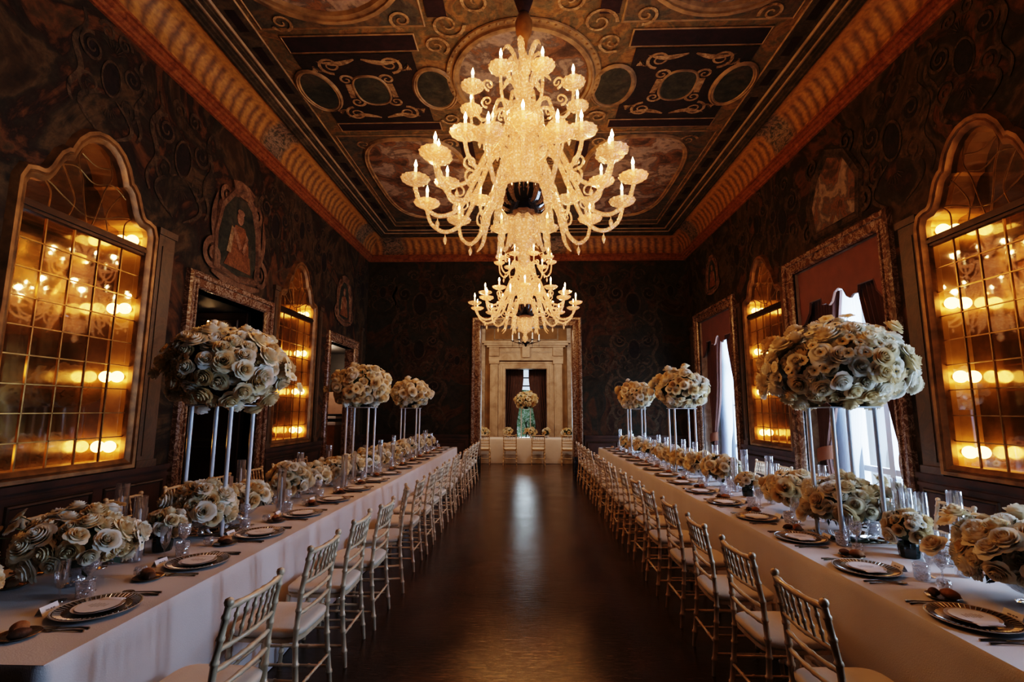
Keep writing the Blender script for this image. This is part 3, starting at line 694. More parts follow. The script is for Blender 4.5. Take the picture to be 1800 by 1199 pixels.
# right windows : pelmet, curtains, sheers, casement
def window(i,a,b,zt,vis):
    global wn
    wn+=1
    root=surround('window_%d'%wn,mpR,a,b,zt,M['rust_marble'],prof=[(0,-.02),(0,.02),(.02,.05),(.06,.055),(.065,.035),(.14,.04),(.15,.07),(.20,.085),(.225,.06),(.23,0)])
    D=-.72; c=(a+b)/2; hw=(b-a)/2
    rv=MB(); rv.add([mpR(a,0,0),mpR(a,0,D),mpR(a,zt,D),mpR(a,zt,0),mpR(b,0,0),mpR(b,0,D),mpR(b,zt,D),mpR(b,zt,0)],[(0,1,2,3),(4,7,6,5),(3,2,6,7)]); rv.build('reveal',M['stonegrey'],root,smooth=False)
    cs=MB()
    fw=.62; zb=.05
    for (y0,y1) in ((a,c-fw),(c+fw,b)): cs.prism(rect(y0,y1,0,zt),mpR,-.66,-.60)
    for y in (c-fw,c+fw,c): cs.prism(rect(y-.05,y+.05,zb,zt),mpR,-.66,-.57)
    for z0,z1 in ((0,.14),(.82,.90),(1.78,1.82),(2.62,2.74),(3.4,3.5),(3.76,zt)): cs.prism(rect(c-fw,c+fw,z0,z1),mpR,-.65,-.58)
    cs.build('casement_frame',M['casement'],root,smooth=False)
    gp=MB(); gp.add([mpR(c-fw,0,-.62),mpR(c+fw,0,-.62),mpR(c+fw,zt,-.62),mpR(c-fw,zt,-.62)],[(0,1,2,3)]); gp.build('glass_pane',M['clear'],root,smooth=False)
    sill=MB(); sill.prism(rect(a,b,0,.02),mpR,-.9,0); sill.build('window_sill',M['stonegrey'],root,smooth=False)
    if not vis: return
    side=['near','far'][i]
    # pelmet board
    half=[(0,3.40),(.10,3.36),(.17,3.24),(.24,3.20),(.30,3.24),(.40,3.24),(.42,3.34),(.72,3.34),(.76,3.18),(.88,3.05),(1,2.98)]
    poly=[(c-t*hw,z) for t,z in half[::-1]]+[(c+t*hw,z) for t,z in half[1:]]
    P=MB()
    for p,q in zip(poly[:-1],poly[1:]): P.prism([p,q,(q[0],zt),(p[0],zt)],mpR,-.10,-.07)
    t=tag(P.build('window_pelmet',M['rustfab'],smooth=False),'rust red shaped pelmet board across the top of the %s tall curtained window'%side,'pelmet')
    pd=MB(); 
    for p,q in zip(poly[:-1],poly[1:]): pd.tube([mpR(p[0],p[1]+.004,-.068),mpR(q[0],q[1]+.004,-.068)],.007,5)
    pd.build('piping',M['velvet'],t)
    for s,nm in ((-1,'nearer'),(1,'farther')):
        edge=c+s*hw
        def width(z):
            if z>1.05: return .20+ (hw-.20-.20)*min(1,((z-1.05)/2.35))**.8
            return .20+.12*min(1,(1.05-z)/.9)
        nf=9
        def fn(u,v):
            z=3.42-(3.42-.03)*v; wd=width(z); k=abs(z-1.05)
            amp=.035+.02*min(1,k)
            return mpR(edge-s*(.01+wd*u),z,-.22+amp*sin(u*nf*2*pi)+.015*sin(u*5+z*3))
        cu=MB(); cu.grid(110,40,fn)
        t=tag(cu.build('window_curtain',M['velvet']),'brown velvet curtain tied back on the %s side of the %s tall window'%(nm,side),'curtain',None)
        tb=MB()
        def fb(u,v):
            a_=-pi*.55+u*pi*1.1; zz=1.12-.20*v+ (.10 if True else 0)*u*0
            return mpR(edge-s*(.02+.12+.155*sin(a_)),zz+ .05*sin(a_),-.22+.115*cos(a_)+.01*sin(v*pi))
        tb.grid(20,4,fb); tb.build('tieback',M['rustfab'],t)
        sh=MB()
        def width2(z): 
            return (hw-.40)*.98 if z>1.9 else (hw-.40)*(.70+.28*(z/1.9))
        def fs_(u,v):
            z=3.7-3.66*v; wd=.34+ (hw-.34-.10)*(.25+.75*min(1,max(0,(z-1.0)/2.6))**.6) if z>1.0 else .34+(hw-.44)*.25*(.6+.4*z)
            return mpR(edge-s*(.03+(wd)*u),z,-.42+.03*sin(u*13*2*pi)+.01*sin(z*4))
        sh.grid(130,26,fs_); tag(sh.build('sheer_curtain',M['sheer']),'white sheer voile hanging behind the velvet on the %s side of the %s tall window'%(nm,side),'curtain')
window(0,*WIN_R[0],True); window(1,*WIN_R[1],True); window(2,*WIN_R[2],False)

# over-door paintings
def figure_painting(y,z,mp,left):
    fr=MB(); pa=MB(); sk=MB(); rb=MB(); ct=MB()
    o=[(y-.50,z-.52),(y-.52,z-.1),(y-.42,z+.32),(y-.2,z+.58),(y+.05,z+.66),(y+.28,z+.52),(y+.42,z+.2),(y+.48,z-.2),(y+.46,z-.52),(y,z-.6)]
    pa.prism(o,mp,.004,.012)
    sweep(ct,o,[(0,.012),(.03,.04),(.07,.03),(.10,.045),(.13,.005)],mp,True)
    for sg in (-1,1):
        ribbon(ct,spiral(y+sg*.60,z-.45,.22,1.6,pi/2,-sg),lambda t:.10*(1-.6*t),mp,.03)
        ribbon(ct,spiral(y+sg*.40,z+.52,.15,1.4,-pi/2,sg),lambda t:.08*(1-.6*t),mp,.03)
        ribbon(ct,[(y+sg*(.60+.06*sin(t/10*pi)),z-.3+.8*t/10) for t in range(11)],lambda t:.11*sin(pi*t*.9+.2),mp,.025)
    ribbon(ct,[(y-.62+1.24*t/20,z-.68-.08*sin(pi*t/20)) for t in range(21)],lambda t:.05+.08*sin(pi*t),mp,.03)
    ct.prism([(y-.22,z+.62),(y+.22,z+.62),(y+.30,z+.80),(y+.12,z+.86),(y-.12,z+.86),(y-.30,z+.80)],mp,.004,.035)
    rb.prism([(y-.18,z-.48),(y-.22,z-.1),(y-.14,z+.16),(y+.12,z+.18),(y+.24,z-.05),(y+.30,z-.5)],mp,.012,.016)
    rb.prism([(y-.34,z-.50),(y-.20,z-.22),(y+.30,z-.24),(y+.36,z-.50)],mp,.012,.017)
    sk.prism(ell(y-.02,z+.30,.085,.11,16),mp,.014,.020)
    sk.prism([(y-.20,z+.08),(y-.14,z+.12),(y+.06,z-.14),(y,z-.20)],mp,.017,.021)
    sk.prism([(y+.16,z+.10),(y+.22,z+.04),(y+.14,z-.24),(y+.08,z-.20)],mp,.017,.021)
    sk.prism(ell(y-.02,z+.385,.09,.05,14),mp,.020,.024); wp=MB(); wp.prism([(y-.30,z-.30),(y-.22,z+.12),(y-.14,z+.1),(y-.2,z-.3)],mp,.014,.018)
    return pa,ct,sk,rb,wp
def paint(y,z,mp,label,s=1):
    pa,ct,sk,rb,wp=figure_painting(0,0,lambda a,b_,d:mp(y+a*s,z+b_*s,d),True)
    root=pa.build('wall_painting',M['dark_oval'],smooth=False); tag(root,label,'painting')
    ct.build('cartouche',M['cart'],root,smooth=False); sk.build('painted_figure',M['figure_skin'],root,smooth=False)
    rb.build('painted_robe',M['figure_robe'],root,smooth=False); wp.build('painted_cloth',M['cream'],root,smooth=False)
paint(7.17,4.28,mpL,'painted cartouche of a seated robed figure above the near left doorway',1.0)
paint(11.55,4.25,mpL,'painted niche with a pale robed figure above the far left doorway',.72)
paint(11.35,4.80,mpR,'small dark painted niche figure above the far right window',.55)
pp=MB(); o=[(6.35,4.28),(6.28,4.75),(6.50,5.12),(6.82,5.28),(7.10,5.05),(7.28,4.7),(7.22,4.3)]
pp.prism(o,mpR,.004,.012); rt=tag(pp.build('wall_painting',M['sky_paint'],smooth=False),'ochre and white painted arched panel above the near right window','painting')
q=MB(); sweep(q,o,[(0,.012),(.03,.035),(.07,.03),(.11,.04),(.14,.004)],mpR,True)
for sg in (-1,1):
    ribbon(q,spiral(6.8+sg*.62,4.35,.16,1.5,pi/2,-sg),lambda t:.07*(1-.6*t),mpR,.02); ribbon(q,spiral(6.8+sg*.4,5.3,.16,1.5,-pi/2,sg),lambda t:.06*(1-.6*t),mpR,.02)
q.build('cartouche',M['scroll'],rt,smooth=False)

# ------------------------------------------------------------------ room beyond
FY=19.0
w=MB(); w.add([(-3.2,YB+.35,0),(-3.2,FY,0),(-3.2,FY,5.2),(-3.2,YB+.35,5.2)],[(0,1,2,3)]); w.add([(3.1,YB+.35,0),(3.1,FY,0),(3.1,FY,5.2),(3.1,YB+.35,5.2)],[(0,1,2,3)])
struct('wall_beyond_side',w,M['stonewall'])
PX0,PX1,PZ=-.84,.74,3.24
w=MB(); wall_cells(w,-3.2,3.1,0,5.2,[(PX0,PX1,0,PZ)],lambda a,z,d:(a,FY,z)); struct('wall_beyond',w,M['stonewall'])
w=MB(); wall_cells(w,-3.2,3.1,0,5.2,[(DX0,DX1,0,DZ)],lambda a,z,d:(a,YB+.36,z)); struct('wall_beyond_front',w,M['stonewall'])
w=MB(); w.box(-3.3,3.2,YB+.36,FY+.1,5.2,5.3); struct('ceiling_beyond',w,M['stonewall'])
mpF=lambda a,z,d:(a,FY-d,z)
pc=-.05
root=surround('door_4',mpF,PX0,PX1,PZ,M['stone'],prof=[(0,-.3),(0,.03),(.03,.05),(.10,.05),(.11,.03),(.2,.035),(.21,.06),(.27,.06),(.28,.0)])
pt=MB()
for s in (-1,1):
    x=pc+s*1.22
    pt.prism(rect(x-.15,x+.15,0,3.55),mpF,0,.14); pt.prism(rect(x-.09,x+.09,.5,3.35),mpF,.14,.17)
    pt.prism(rect(x-.19,x+.19,3.42,3.55),mpF,0,.19); pt.prism(rect(x-.19,x+.19,0,.5),mpF,0,.19)
    pt.prism(rect(x-.19,x+.19,3.72,4.05),mpF,0,.20)
pt.prism(rect(pc-1.42,pc+1.42,3.55,3.70),mpF,0,.16)
pt.prism(rect(pc-1.42,pc+1.42,3.70,4.05),mpF,0,.12)
pt.prism(rect(pc-1.50,pc+1.50,4.05,4.12),mpF,0,.24); pt.prism(rect(pc-1.60,pc+1.60,4.12,4.20),mpF,0,.32); pt.prism(rect(pc-1.68,pc+1.68,4.20,4.28),mpF,0,.38)
pt.prism(rect(pc-.14,pc+.14,3.66,4.08),mpF,0,.26)
pt.build('portal',M['stone'],root,smooth=False)
fz=MB()
for k in range(9):
    for s in (-1,1):
        ribbon(fz,spiral(pc+s*(.26+k*.085),3.87,.05,1.3,k,s),.016,mpF,.13)
sweep(fz,rect(pc-1.2,pc+1.2,4.4,5.0),[(0,0),(.02,.03),(.05,0)],mpF,True)
fz.build('frieze',M['stonegrey'],root,smooth=False)
for s in (-1,1):
    q=MB(); q.prism(rect(pc+s*1.75-.18,pc+s*1.75+.18,0,4.9),mpF,0,.08); q.build('pilaster',M['stonegrey'],root,smooth=False)
# behind far portal: dark curtains, window and garden
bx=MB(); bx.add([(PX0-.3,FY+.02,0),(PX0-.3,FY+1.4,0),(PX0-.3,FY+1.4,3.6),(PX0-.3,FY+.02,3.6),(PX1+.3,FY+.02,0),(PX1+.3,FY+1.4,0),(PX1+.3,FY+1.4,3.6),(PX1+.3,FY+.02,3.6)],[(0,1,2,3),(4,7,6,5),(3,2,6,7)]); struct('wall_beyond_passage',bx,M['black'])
for s,nm in ((-1,'left'),(1,'right')):
    def fn(u,v):
        z=3.40*(1-v)+.02; gap=.07+.02*v*0
        g=.10+.30*max(0,min(1,(2.9-z)/1.9))**1.2 if z>.95 else .37-.10*(.95-z)
        edge=1.05
        return (pc+s*(g+(edge-g)*u),FY+.75+.035*sin(u*9*2*pi),z)
    cu=MB(); cu.grid(90,30,fn); tag(cu.build('window_curtain',M['velvet']),'dark brown curtain drawn to the %s inside the doorway of the far room'%nm,'curtain')
fr=MB(); fr.box(pc-.42,pc-.37,FY+1.3,FY+1.35,0,3.4); fr.box(pc+.37,pc+.42,FY+1.3,FY+1.35,0,3.4); fr.box(pc-.025,pc+.025,FY+1.3,FY+1.35,0,1.2)
for z in (.0,2.62,2.95,3.3): fr.box(pc-.42,pc+.42,FY+1.3,FY+1.34,z,z+.05)
struct('window_8',fr,M['black'])
hd=MB()
def hf(u,v):
    x=pc-2.2+4.4*u; z=-.2+2.75*v; return (x,FY+3.2+.25*sin(x*5)+.2*sin(z*7+x*3)+.12*R.random(),z)
hd.grid(40,26,hf); tag(hd.build('garden_hedge',M['garden']),'green garden hedge glimpsed outside beyond the far room curtains','hedge')

# ------------------------------------------------------------------ tables
def drape(x0,x1,y0,y1,name,label,seed,hem=.006,ends=True):
    """top + wavy skirt to the floor"""
    r_=random.Random(seed)
    root=thing(name,label,'tablecloth',((x0+x1)/2,(y0+y1)/2,0))
    cx,cy=(x0+x1)/2,(y0+y1)/2; hx,hy=(x1-x0)/2,(y1-y0)/2
    per=[]; step=.035
    def line(a,b):
        L=sqrt((a[0]-b[0])**2+(a[1]-b[1])**2); n=int(L/step)
        return [(a[0]+(b[0]-a[0])*i/n,a[1]+(b[1]-a[1])*i/n) for i in range(n)]
    c=[(-hx,-hy),(hx,-hy),(hx,hy),(-hx,hy)]
    for i in range(4): per+=[(p,i) for p in line(c[i],c[(i+1)%4])]
    nrm=[(0,-1),(1,0),(0,1),(-1,0)]
    ph=[r_.uniform(0,6) for _ in range(6)]
    rows=[(0,.770),(.25,.766),(1,.755),(1.3,.72),(1.3,.6),(1.3,.45),(1.3,.3),(1.3,.15),(1.3,hem)]
    rs=[]
    for k,(o,z) in enumerate(rows):
        ring=[]
        f=max(0,(.76-z)/.76)
        for idx,((px,py),sd) in enumerate(per):
            s_=idx*step
            wv=sin(s_*2.4+ph[0])*.5+sin(s_*6.1+ph[1]+.6*sin(s_*1.3))*.35+sin(s_*11+ph[2])*.15
            off=.008*o+f*(.024+.026*wv)
            off+=f*.016*max(0,sin(s_*4.3+ph[3])*sin(s_*1.9+ph[4]))**4*3
            ring.append((px+nrm[sd][0]*off,py+nrm[sd][1]*off,z))
        rs.append(ring)
    sk=MB(); sk.rings(rs,True); sk.build('cloth_skirt',M['cloth'],root,ang=80)
    tp=MB(); n=len(per); tp.add([(p[0],p[1],.770) for p,_ in per]+[(0,0,.770)],[(i,(i+1)%n,n) for i in range(n)]); tp.build('cloth_top',M['cloth'],root,smooth=False)
    return root
LT=(-2.97,-1.73); RT=(1.75,2.99)
LY0,LY1=1.86,12.35; RY0,RY1=1.0,12.45
drape(LT[0],LT[1],LY0,LY1,'tablecloth','long white linen cloth to the floor over the left banquet table',3)
drape(RT[0],RT[1],RY0,RY1,'tablecloth','long white linen cloth to the floor over the right banquet table',5)
drape(-2.6,2.5,16.0,17.0,'tablecloth','beige linen cloth over the crosswise table in the far room',8)

# ------------------------------------------------------------------ chiavari chair
def bamboo(mb,p0,p1,r,nodes,n=8,bulge=1.35):
    p0,p1=Vector(p0),Vector(p1); L=(p1-p0).length
    ts=[0]; rr=[r]
    for k in nodes:
        for d,f in ((-.010,1),(-.006,bulge),(.006,bulge),(.010,1)):
            ts.append(max(0,min(1,k+d/L))); rr.append(r*f)
    ts.append(1); rr.append(r)
    mb.tube([p0+(p1-p0)*t for t in ts],rr,n)
CH={}
def chair_meshes():
    W=.195; T=.92
    def mesh(k,fn): mb=MB(); fn(mb); CH[k]=mb.mesh(k,M['chair'],ang=60)
    def rear(s):
        def f(mb):
            pts=[(s*.205,-.235,0),(s*.200,-.205,.25),(s*.197,-.190,.45),(s*.194,-.205,.68),(s*.190,-.245,.905)]
            P=[];Rr=[]
            def at(t):
                q=t*(len(pts)-1); i=min(int(q),len(pts)-2); u=q-i
                return Vector(pts[i]).lerp(Vector(pts[i+1]),u)
            nodes=[.10,.22,.34,.46,.56,.66,.76,.86,.95]
            ts=[0]; rr=[.0125]
            for k in nodes:
                for d,ff in ((-.011,1),(-.006,1.28),(.004,1.28),(.010,1)): ts.append(k+d); rr.append(.0162*ff*(1-.12*k))
            ts.append(1); rr.append(.0135)
            mb.tube([at(t) for t in ts],rr,8)
            c=pts[-1]; mb.lathe([(.008,-.01),(.018,.0),(.020,.010),(.016,.022),(.004,.028)],10,(c[0],c[1],c[2]))
        return f
    mesh('rear_leg_l',rear(-1)); mesh('rear_leg_r',rear(1))
    def front(s):
        def f(mb): bamboo(mb,(s*.190,.205,0),(s*.185,.175,.44),.0145,[.2,.42,.62,.8],8,1.25)
        return f
    mesh('front_leg_l',front(-1)); mesh('front_leg_r',front(1))
    def yb(z): 
        P=[(.45,-.190),(.68,-.205),(.905,-.245)]
        for (z0,y0),(z1,y1) in zip(P[:-1],P[1:]):
            if z<=z1: return y0+(y1-y0)*(z-z0)/(z1-z0)
        return -.245
    def rail(z,bow=.02,r=.010):
        def f(mb):
            pts=[(-W+2*W*i/14, yb(z)-bow*sin(pi*i/14)*1.0, z) for i in range(15)]
            mb.tube(pts,[r*(1.3 if i in (2,6,8,12) else 1) for i in range(15)],8)
        return f
    mesh('top_rail',rail(.895,.022,.0125)); mesh('mid_rail',rail(.735,.018)); mesh('low_rail',rail(.655,.016)); mesh('lower_rail',rail(.575,.014))
    def spin(mb,i):
        x=-.135+.054*i; f=(x+W)/(2*W)
        bamboo(mb,(x,yb(.735)-.018*sin(pi*f),.740),(x,yb(.895)-.022*sin(pi*f),.890),.0068,[.28,.72],6,1.6)
    for i in range(6):
        mb=MB(); spin(mb,i); CH['spindle%d'%i]=mb.mesh('spindle',M['chair'],ang=60)
    mb=MB()
    ring=lambda z,o:[(x,y,z) for x,y in [(p[0]*1,p[1]) for p in ell(0,-.005,.205+o,.205+o,28,5)]]
    mb.rings([ring(.425,-.01),ring(.430,0),ring(.450,0),ring(.455,-.01)],True,True,True); CH['seat_frame']=mb.mesh('seat_frame',M['chair'])
    mb=MB(); mb.rings([ring(.455,-.006),ring(.462,.004),ring(.482,.006),ring(.492,-.006),ring(.497,-.03),ring(.500,-.09)],True,True,True); CH['seat_cushion']=mb.mesh('seat_cushion',M['cushion'],ang=70)
    def st(a,b): 
        def f(mb): bamboo(mb,a,b,.0085,[.3,.7],6,1.4)
        return f
    mesh('st1',st((-.19,.20,.16),(.19,.20,.16))); mesh('st2',st((-.19,.19,.27),(.19,.19,.27)))
    mesh('st3',st((-.20,-.215,.20),(.20,-.215,.20)));
    for s,k in ((-1,'l'),(1,'r')):
        mesh('ss1'+k,st((s*.203,-.222,.13),(s*.189,.198,.13))); mesh('ss2'+k,st((s*.20,-.207,.24),(s*.187,.19,.24))); 
chair_meshes()
def chair(x,y,rz,label,group,full=True):
    t=thing('chiavari_chair',label,'chair',(x,y,0),rz,group)
    put('seat_frame',CH['seat_frame'],t); put('seat_cushion',CH['seat_cushion'],t)
    for k in ('rear_leg_l','rear_leg_r','front_leg_l','front_leg_r'): put('leg',CH[k],t)
    for k in ('top_rail','mid_rail','low_rail','lower_rail'): put('back_rail',CH[k],t)
    for i in range(6): put('spindle',CH['spindle%d'%i],t)
    for k in ('st1','st2','st3','ss1l','ss1r','ss2l','ss2r'): put('stretcher',CH[k],t)
    return t
PY=[2.34+.69*k for k in range(15)]
LC=[2.27,3.03,3.68,4.24,4.95]+[5.62+.64*k for k in range(11)]
RC=[2.35,3.00,3.66,4.37,5.04,5.72]+[6.42+.62*k for k in range(10)]
for k,y in enumerate(LC):
    j=R.uniform(-.05,.05); rz=pi/2+j; x=-1.425+R.uniform(-.015,.015)
    if k==0: rz=pi/2-.05
    if k==4: rz=pi/2+.27; x=-1.43
    chair(x,y,rz,'champagne bamboo-style chair, %s nearest in the aisle row of the left table'%ORD[k] if k!=4 else 'champagne bamboo-style chair turned sideways, fifth in the aisle row of the left table','chairs along the aisle side of the left table')
for k,y in enumerate(RC):
    rz=-pi/2+R.uniform(-.05,.05)
    chair(1.425+R.uniform(-.015,.015),y,rz,'champagne bamboo-style chair, %s nearest in the aisle row of the right table'%ORD[k],'chairs along the aisle side of the right table')
for k in range(7):
    chair(-3.30,3.7+.69*k,-pi/2+R.uniform(-.08,.08),'champagne bamboo-style chair, %s nearest on the wall side of the left table'%ORD[k],'chairs on the wall side of the left table')
for k in range(8):
    chair(3.32,3.02+.69*k,pi/2+R.uniform(-.08,.08),'champagne bamboo-style chair, %s nearest on the window side of the right table'%ORD[k],'chairs on the window side of the right table')
for k,x in enumerate((-1.36,-.53,.33,1.25)):
    chair(x,15.72,R.uniform(-.04,.04),'champagne bamboo-style chair, %s from the left at the crosswise table in the far room'%ORD[k],'chairs at the far room table')

# ------------------------------------------------------------------ flowers
def petal(mb,r,zt,zb,halfang,ang,flare,n=4,m=4):
    """cupped petal: bulges out from the calyx, rounded lip slightly rolled outwards"""
    vs=[]
    for j in range(n+1):
        t=j/n
        for i in range(m+1):
            u=2*i/m-1
            te=t*(1-.16*u*u*t)                     # rounded lip
            rad=r*(.30+.70*sin(min(1,te*1.08)*pi/2))+flare*max(0,te-.68)**1.3*3.0
            z=zb+(zt-zb)*te-(flare*.9*max(0,te-.80)*3)
            a=ang+u*halfang*(.75+.35*sin(pi*min(1,te*.9)))
            rr=rad*(1-.05*u*u)
            vs.append((rr*cos(a),rr*sin(a),z))
    w=m+1
    fs=[(j*w+i,j*w+i+1,(j+1)*w+i+1,(j+1)*w+i) for j in range(n) for i in range(m)]
    mb.add(vs,fs)
def rose_mesh(seed,layers,nm='rose'):
    r_=random.Random(seed); mb=MB()
    for (np_,r,zt,flare) in layers:
        a0=r_.uniform(0,6)
        for k in range(np_): petal(mb,r*r_.uniform(.93,1.09),zt+r_.uniform(-.003,.003),-.022,pi/np_*1.35,a0+2*pi*k/np_+r_.uniform(-.12,.12),flare*r_.uniform(.6,1.3))
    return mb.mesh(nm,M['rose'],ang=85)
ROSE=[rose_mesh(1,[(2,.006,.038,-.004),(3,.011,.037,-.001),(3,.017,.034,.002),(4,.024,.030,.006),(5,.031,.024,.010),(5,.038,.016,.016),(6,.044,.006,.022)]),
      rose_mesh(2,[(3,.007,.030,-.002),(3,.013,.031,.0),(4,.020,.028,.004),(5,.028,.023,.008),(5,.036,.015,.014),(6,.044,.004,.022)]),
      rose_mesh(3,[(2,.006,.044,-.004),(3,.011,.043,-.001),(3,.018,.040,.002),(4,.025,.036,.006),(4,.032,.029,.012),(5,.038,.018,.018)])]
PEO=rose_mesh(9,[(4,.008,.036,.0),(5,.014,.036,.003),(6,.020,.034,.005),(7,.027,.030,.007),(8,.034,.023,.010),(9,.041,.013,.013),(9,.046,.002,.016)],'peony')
def blossom_mesh():
    mb=MB(); r_=random.Random(4)
    for k in range(6):
        a=2*pi*k/6; 
        vs=[]
        for j in range(4):
            t=j/3; rad=.004+.036*t; z=.012*sin(t*2.2)
            wd=.021*sin(pi*(.12+.75*t))
            for i in (-1,0,1):
                x=rad; y=i*wd; vs.append((x*cos(a)-y*sin(a),x*sin(a)+y*cos(a),z-.004*i*i+(.002 if k%2 else 0)))
        mb.add(vs,[(j*3+i,j*3+i+1,(j+1)*3+i+1,(j+1)*3+i) for j in range(3) for i in range(2)])
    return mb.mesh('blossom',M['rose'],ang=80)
BLO=blossom_mesh()
EYE=MB().sph((0,0,.008),.007,8,5,(1,1,.7)).mesh('stamen',M['eye'])
def leafball(rx,rz,seed):
    r_=random.Random(seed); mb=MB()
    mb.sph((0,0,0),1,14,10,(rx*.84,rx*.84,rz*.80))
    for k in range(46):
        u=r_.uniform(-.9,1); a=r_.uniform(0,2*pi); s_=sqrt(1-u*u)
        n=Vector((s_*cos(a),s_*sin(a),u)); p=Vector((n.x*rx*.86,n.y*rx*.86,n.z*rz*.84))
        t=n.cross(Vector((r_.uniform(-1,1),r_.uniform(-1,1),r_.uniform(-1,1)))).normalized(); b=n.cross(t)
        L=r_.uniform(.04,.065)*min(1,rx*3+.3); w_=L*.28
        d=(n*.8+t*.6).normalized()
        q=[p,p+d*L*.5+b*w_,p+d*L,p+d*L*.5-b*w_]; mb.add([tuple(x) for x in q],[(0,1,2,3)])
    return mb.mesh('foliage',M['leaf'],smooth=False)
LB={}
def fib(n,zmin):
    out=[]; g=pi*(3-sqrt(5))
    for i in range(n):
        z=1-(1-zmin)*(i+.5)/n; a=g*i; s_=sqrt(max(0,1-z*z)); out.append((s_*cos(a),s_*sin(a),z))
    return out
def bouquet(t,c,rx,rz,n,seed,scale,zmin=-.55,nb=0,ry=None,outl=3):
    r_=random.Random(seed); ry=ry or rx
    key=(round(rx,2),round(rz,2))
    if key not in LB: LB[key]=leafball(rx,rz,seed)
    put('foliage',LB[key],t,loc=c)
    for (x,y,z) in fib(n,zmin):
        k=r_.uniform(.86,1.05)+(.12 if r_.random()<.16 else 0)+.07*sin(5*x+seed)*cos(4*y); j=.07
        x+=r_.uniform(-j,j); y+=r_.uniform(-j,j); z+=r_.uniform(-j,j)
        p=(c[0]+x*rx*k,c[1]+y*ry*k,c[2]+z*rz*k)
        nrm=Vector((x/rx,y/ry,z/rz)).normalized()
        nrm=(nrm+Vector((r_.uniform(-.35,.35),r_.uniform(-.35,.35),r_.uniform(-.2,.35)))).normalized()
        q=nrm.to_track_quat('Z','Y') @ Quaternion((0,0,1),r_.uniform(0,6))
        f=r_.random(); me=ROSE[int(f*3/.68)%3] if f<.68 else PEO
        sc=scale*r_.uniform(.8,1.2)*(1.15 if me is PEO else 1)
        put('peony' if me is PEO else 'rose',me,t,loc=p,quat=q,scale=sc)
    for i in range(nb):
        u=r_.uniform(-.3,1); a=r_.uniform(0,2*pi) if nb<40 else r_.uniform(pi*.85,pi*1.62); s_=sqrt(1-u*u); k=r_.uniform(1.0,1.12)
        p=(c[0]+s_*cos(a)*rx*k,c[1]+s_*sin(a)*ry*k,c[2]+u*rz*k); nrm=Vector((s_*cos(a),s_*sin(a),u+.2)).normalized()
        o=put('blossom',BLO,t,loc=p,quat=nrm.to_track_quat('Z','Y'),scale=scale*r_.uniform(.8,1.1)*(.72 if nb>=40 else 1)); put('stamen',EYE,o)
def spray(t,c,tips,scale,seed):
    r_=random.Random(seed)
    for tip in tips:
        mb=MB(); c_=Vector(c); tp=Vector(tip); mid=(c_+tp)/2+Vector((0,0,.04))
        pts=[c_*(1-u)**2+mid*2*u*(1-u)+tp*u*u for u in [i/6 for i in range(7)]]
        mb.tube(pts,.0025,5); mb.build('flower_stem',M['stem'],t)
        n=(tp-c_).normalized()+Vector((r_.uniform(-.3,.3),r_.uniform(-.6,0),.5)); n.normalize()
        o=put('blossom',BLO if r_.random()<.5 else ROSE[1],t,loc=tip,quat=n.to_track_quat('Z','Y'),scale=scale)

# tall arrangements on clear stands
def tall(x,y,rx,rz,n,seed,label_s,label_f,scale,nb,sc=(0,0)):
    t=thing('flower_stand',label_s,'flower stand',(x,y,.770),0,'tall four-rod flower stands')
    for a in (-.15,.15):
        for b_ in (-.15,.15):
            mb=MB(); mb.lathe([(.015,.012),(.015,.93)],10,(a,b_,0),cap=True); mb.build('rod',M['acrylic'],t)
    mb=MB(); mb.bbox(-.20,.20,-.20,.20,0,.014,.003); mb.build('base_plate',M['mirrorplate'],t)
    mb=MB(); mb.bbox(-.18,.18,-.18,.18,.93,.942,.003); mb.build('top_plate',M['acrylic'],t)
    f=thing('floral_arrangement',label_f,'flowers',(x+sc[0],y+sc[1],1.712),0)
    mb=MB(); mb.lathe([(.05,0),(.07,.02),(.08,.10),(.07,.14)],14,cap=True); mb.build('floral_dish',M['darkvase'],f)
    bouquet(f,(0,0,.29),rx,rz,n,seed,scale,zmin=-.93,nb=nb)
    return f
tl='white frosted four-rod stand under the %s tall rose ball of the %s table'
fl='big ball of ivory roses on a tall stand, %s nearest on the %s table'
f=tall(-2.35,3.80,.405,.30,130,11,tl%('nearest','left'),fl%('nearest','left'),1.38,16,(.02,0))
spray(f,(.2,.1,.2),[(.45,.10,.22),(.49,.15,.14),(-.42,-.15,.42)],1.1,3)
f=tall(2.33,3.80,.455,.30,140,12,tl%('nearest','right'),fl%('nearest','right'),1.42,60,(0,0))
spray(f,(.1,0,.3),[(.54,.05,.42),(.56,-.02,.22),(-.50,.1,.12),(.05,-.1,.66),(-.1,-.1,.64),(.35,-.15,.58)],1.3,4)
tall(-2.33,6.95,.385,.28,105,13,tl%('middle','left'),fl%('second','left'),1.35,14)
tall(-2.33,9.92,.37,.27,90,14,tl%('farthest','left'),fl%('farthest','left'),1.40,0)
tall(2.35,7.70,.37,.28,105,15,tl%('middle','right'),fl%('second','right'),1.35,10)
tall(2.33,10.80,.36,.27,90,16,tl%('farthest','right'),fl%('farthest','right'),1.40,0)
tall(-.05,16.5,.36,.25,55,17,'white frosted four-rod stand on the crosswise far room table','ball of ivory roses on a tall stand on the crosswise far room table',1.4,0)

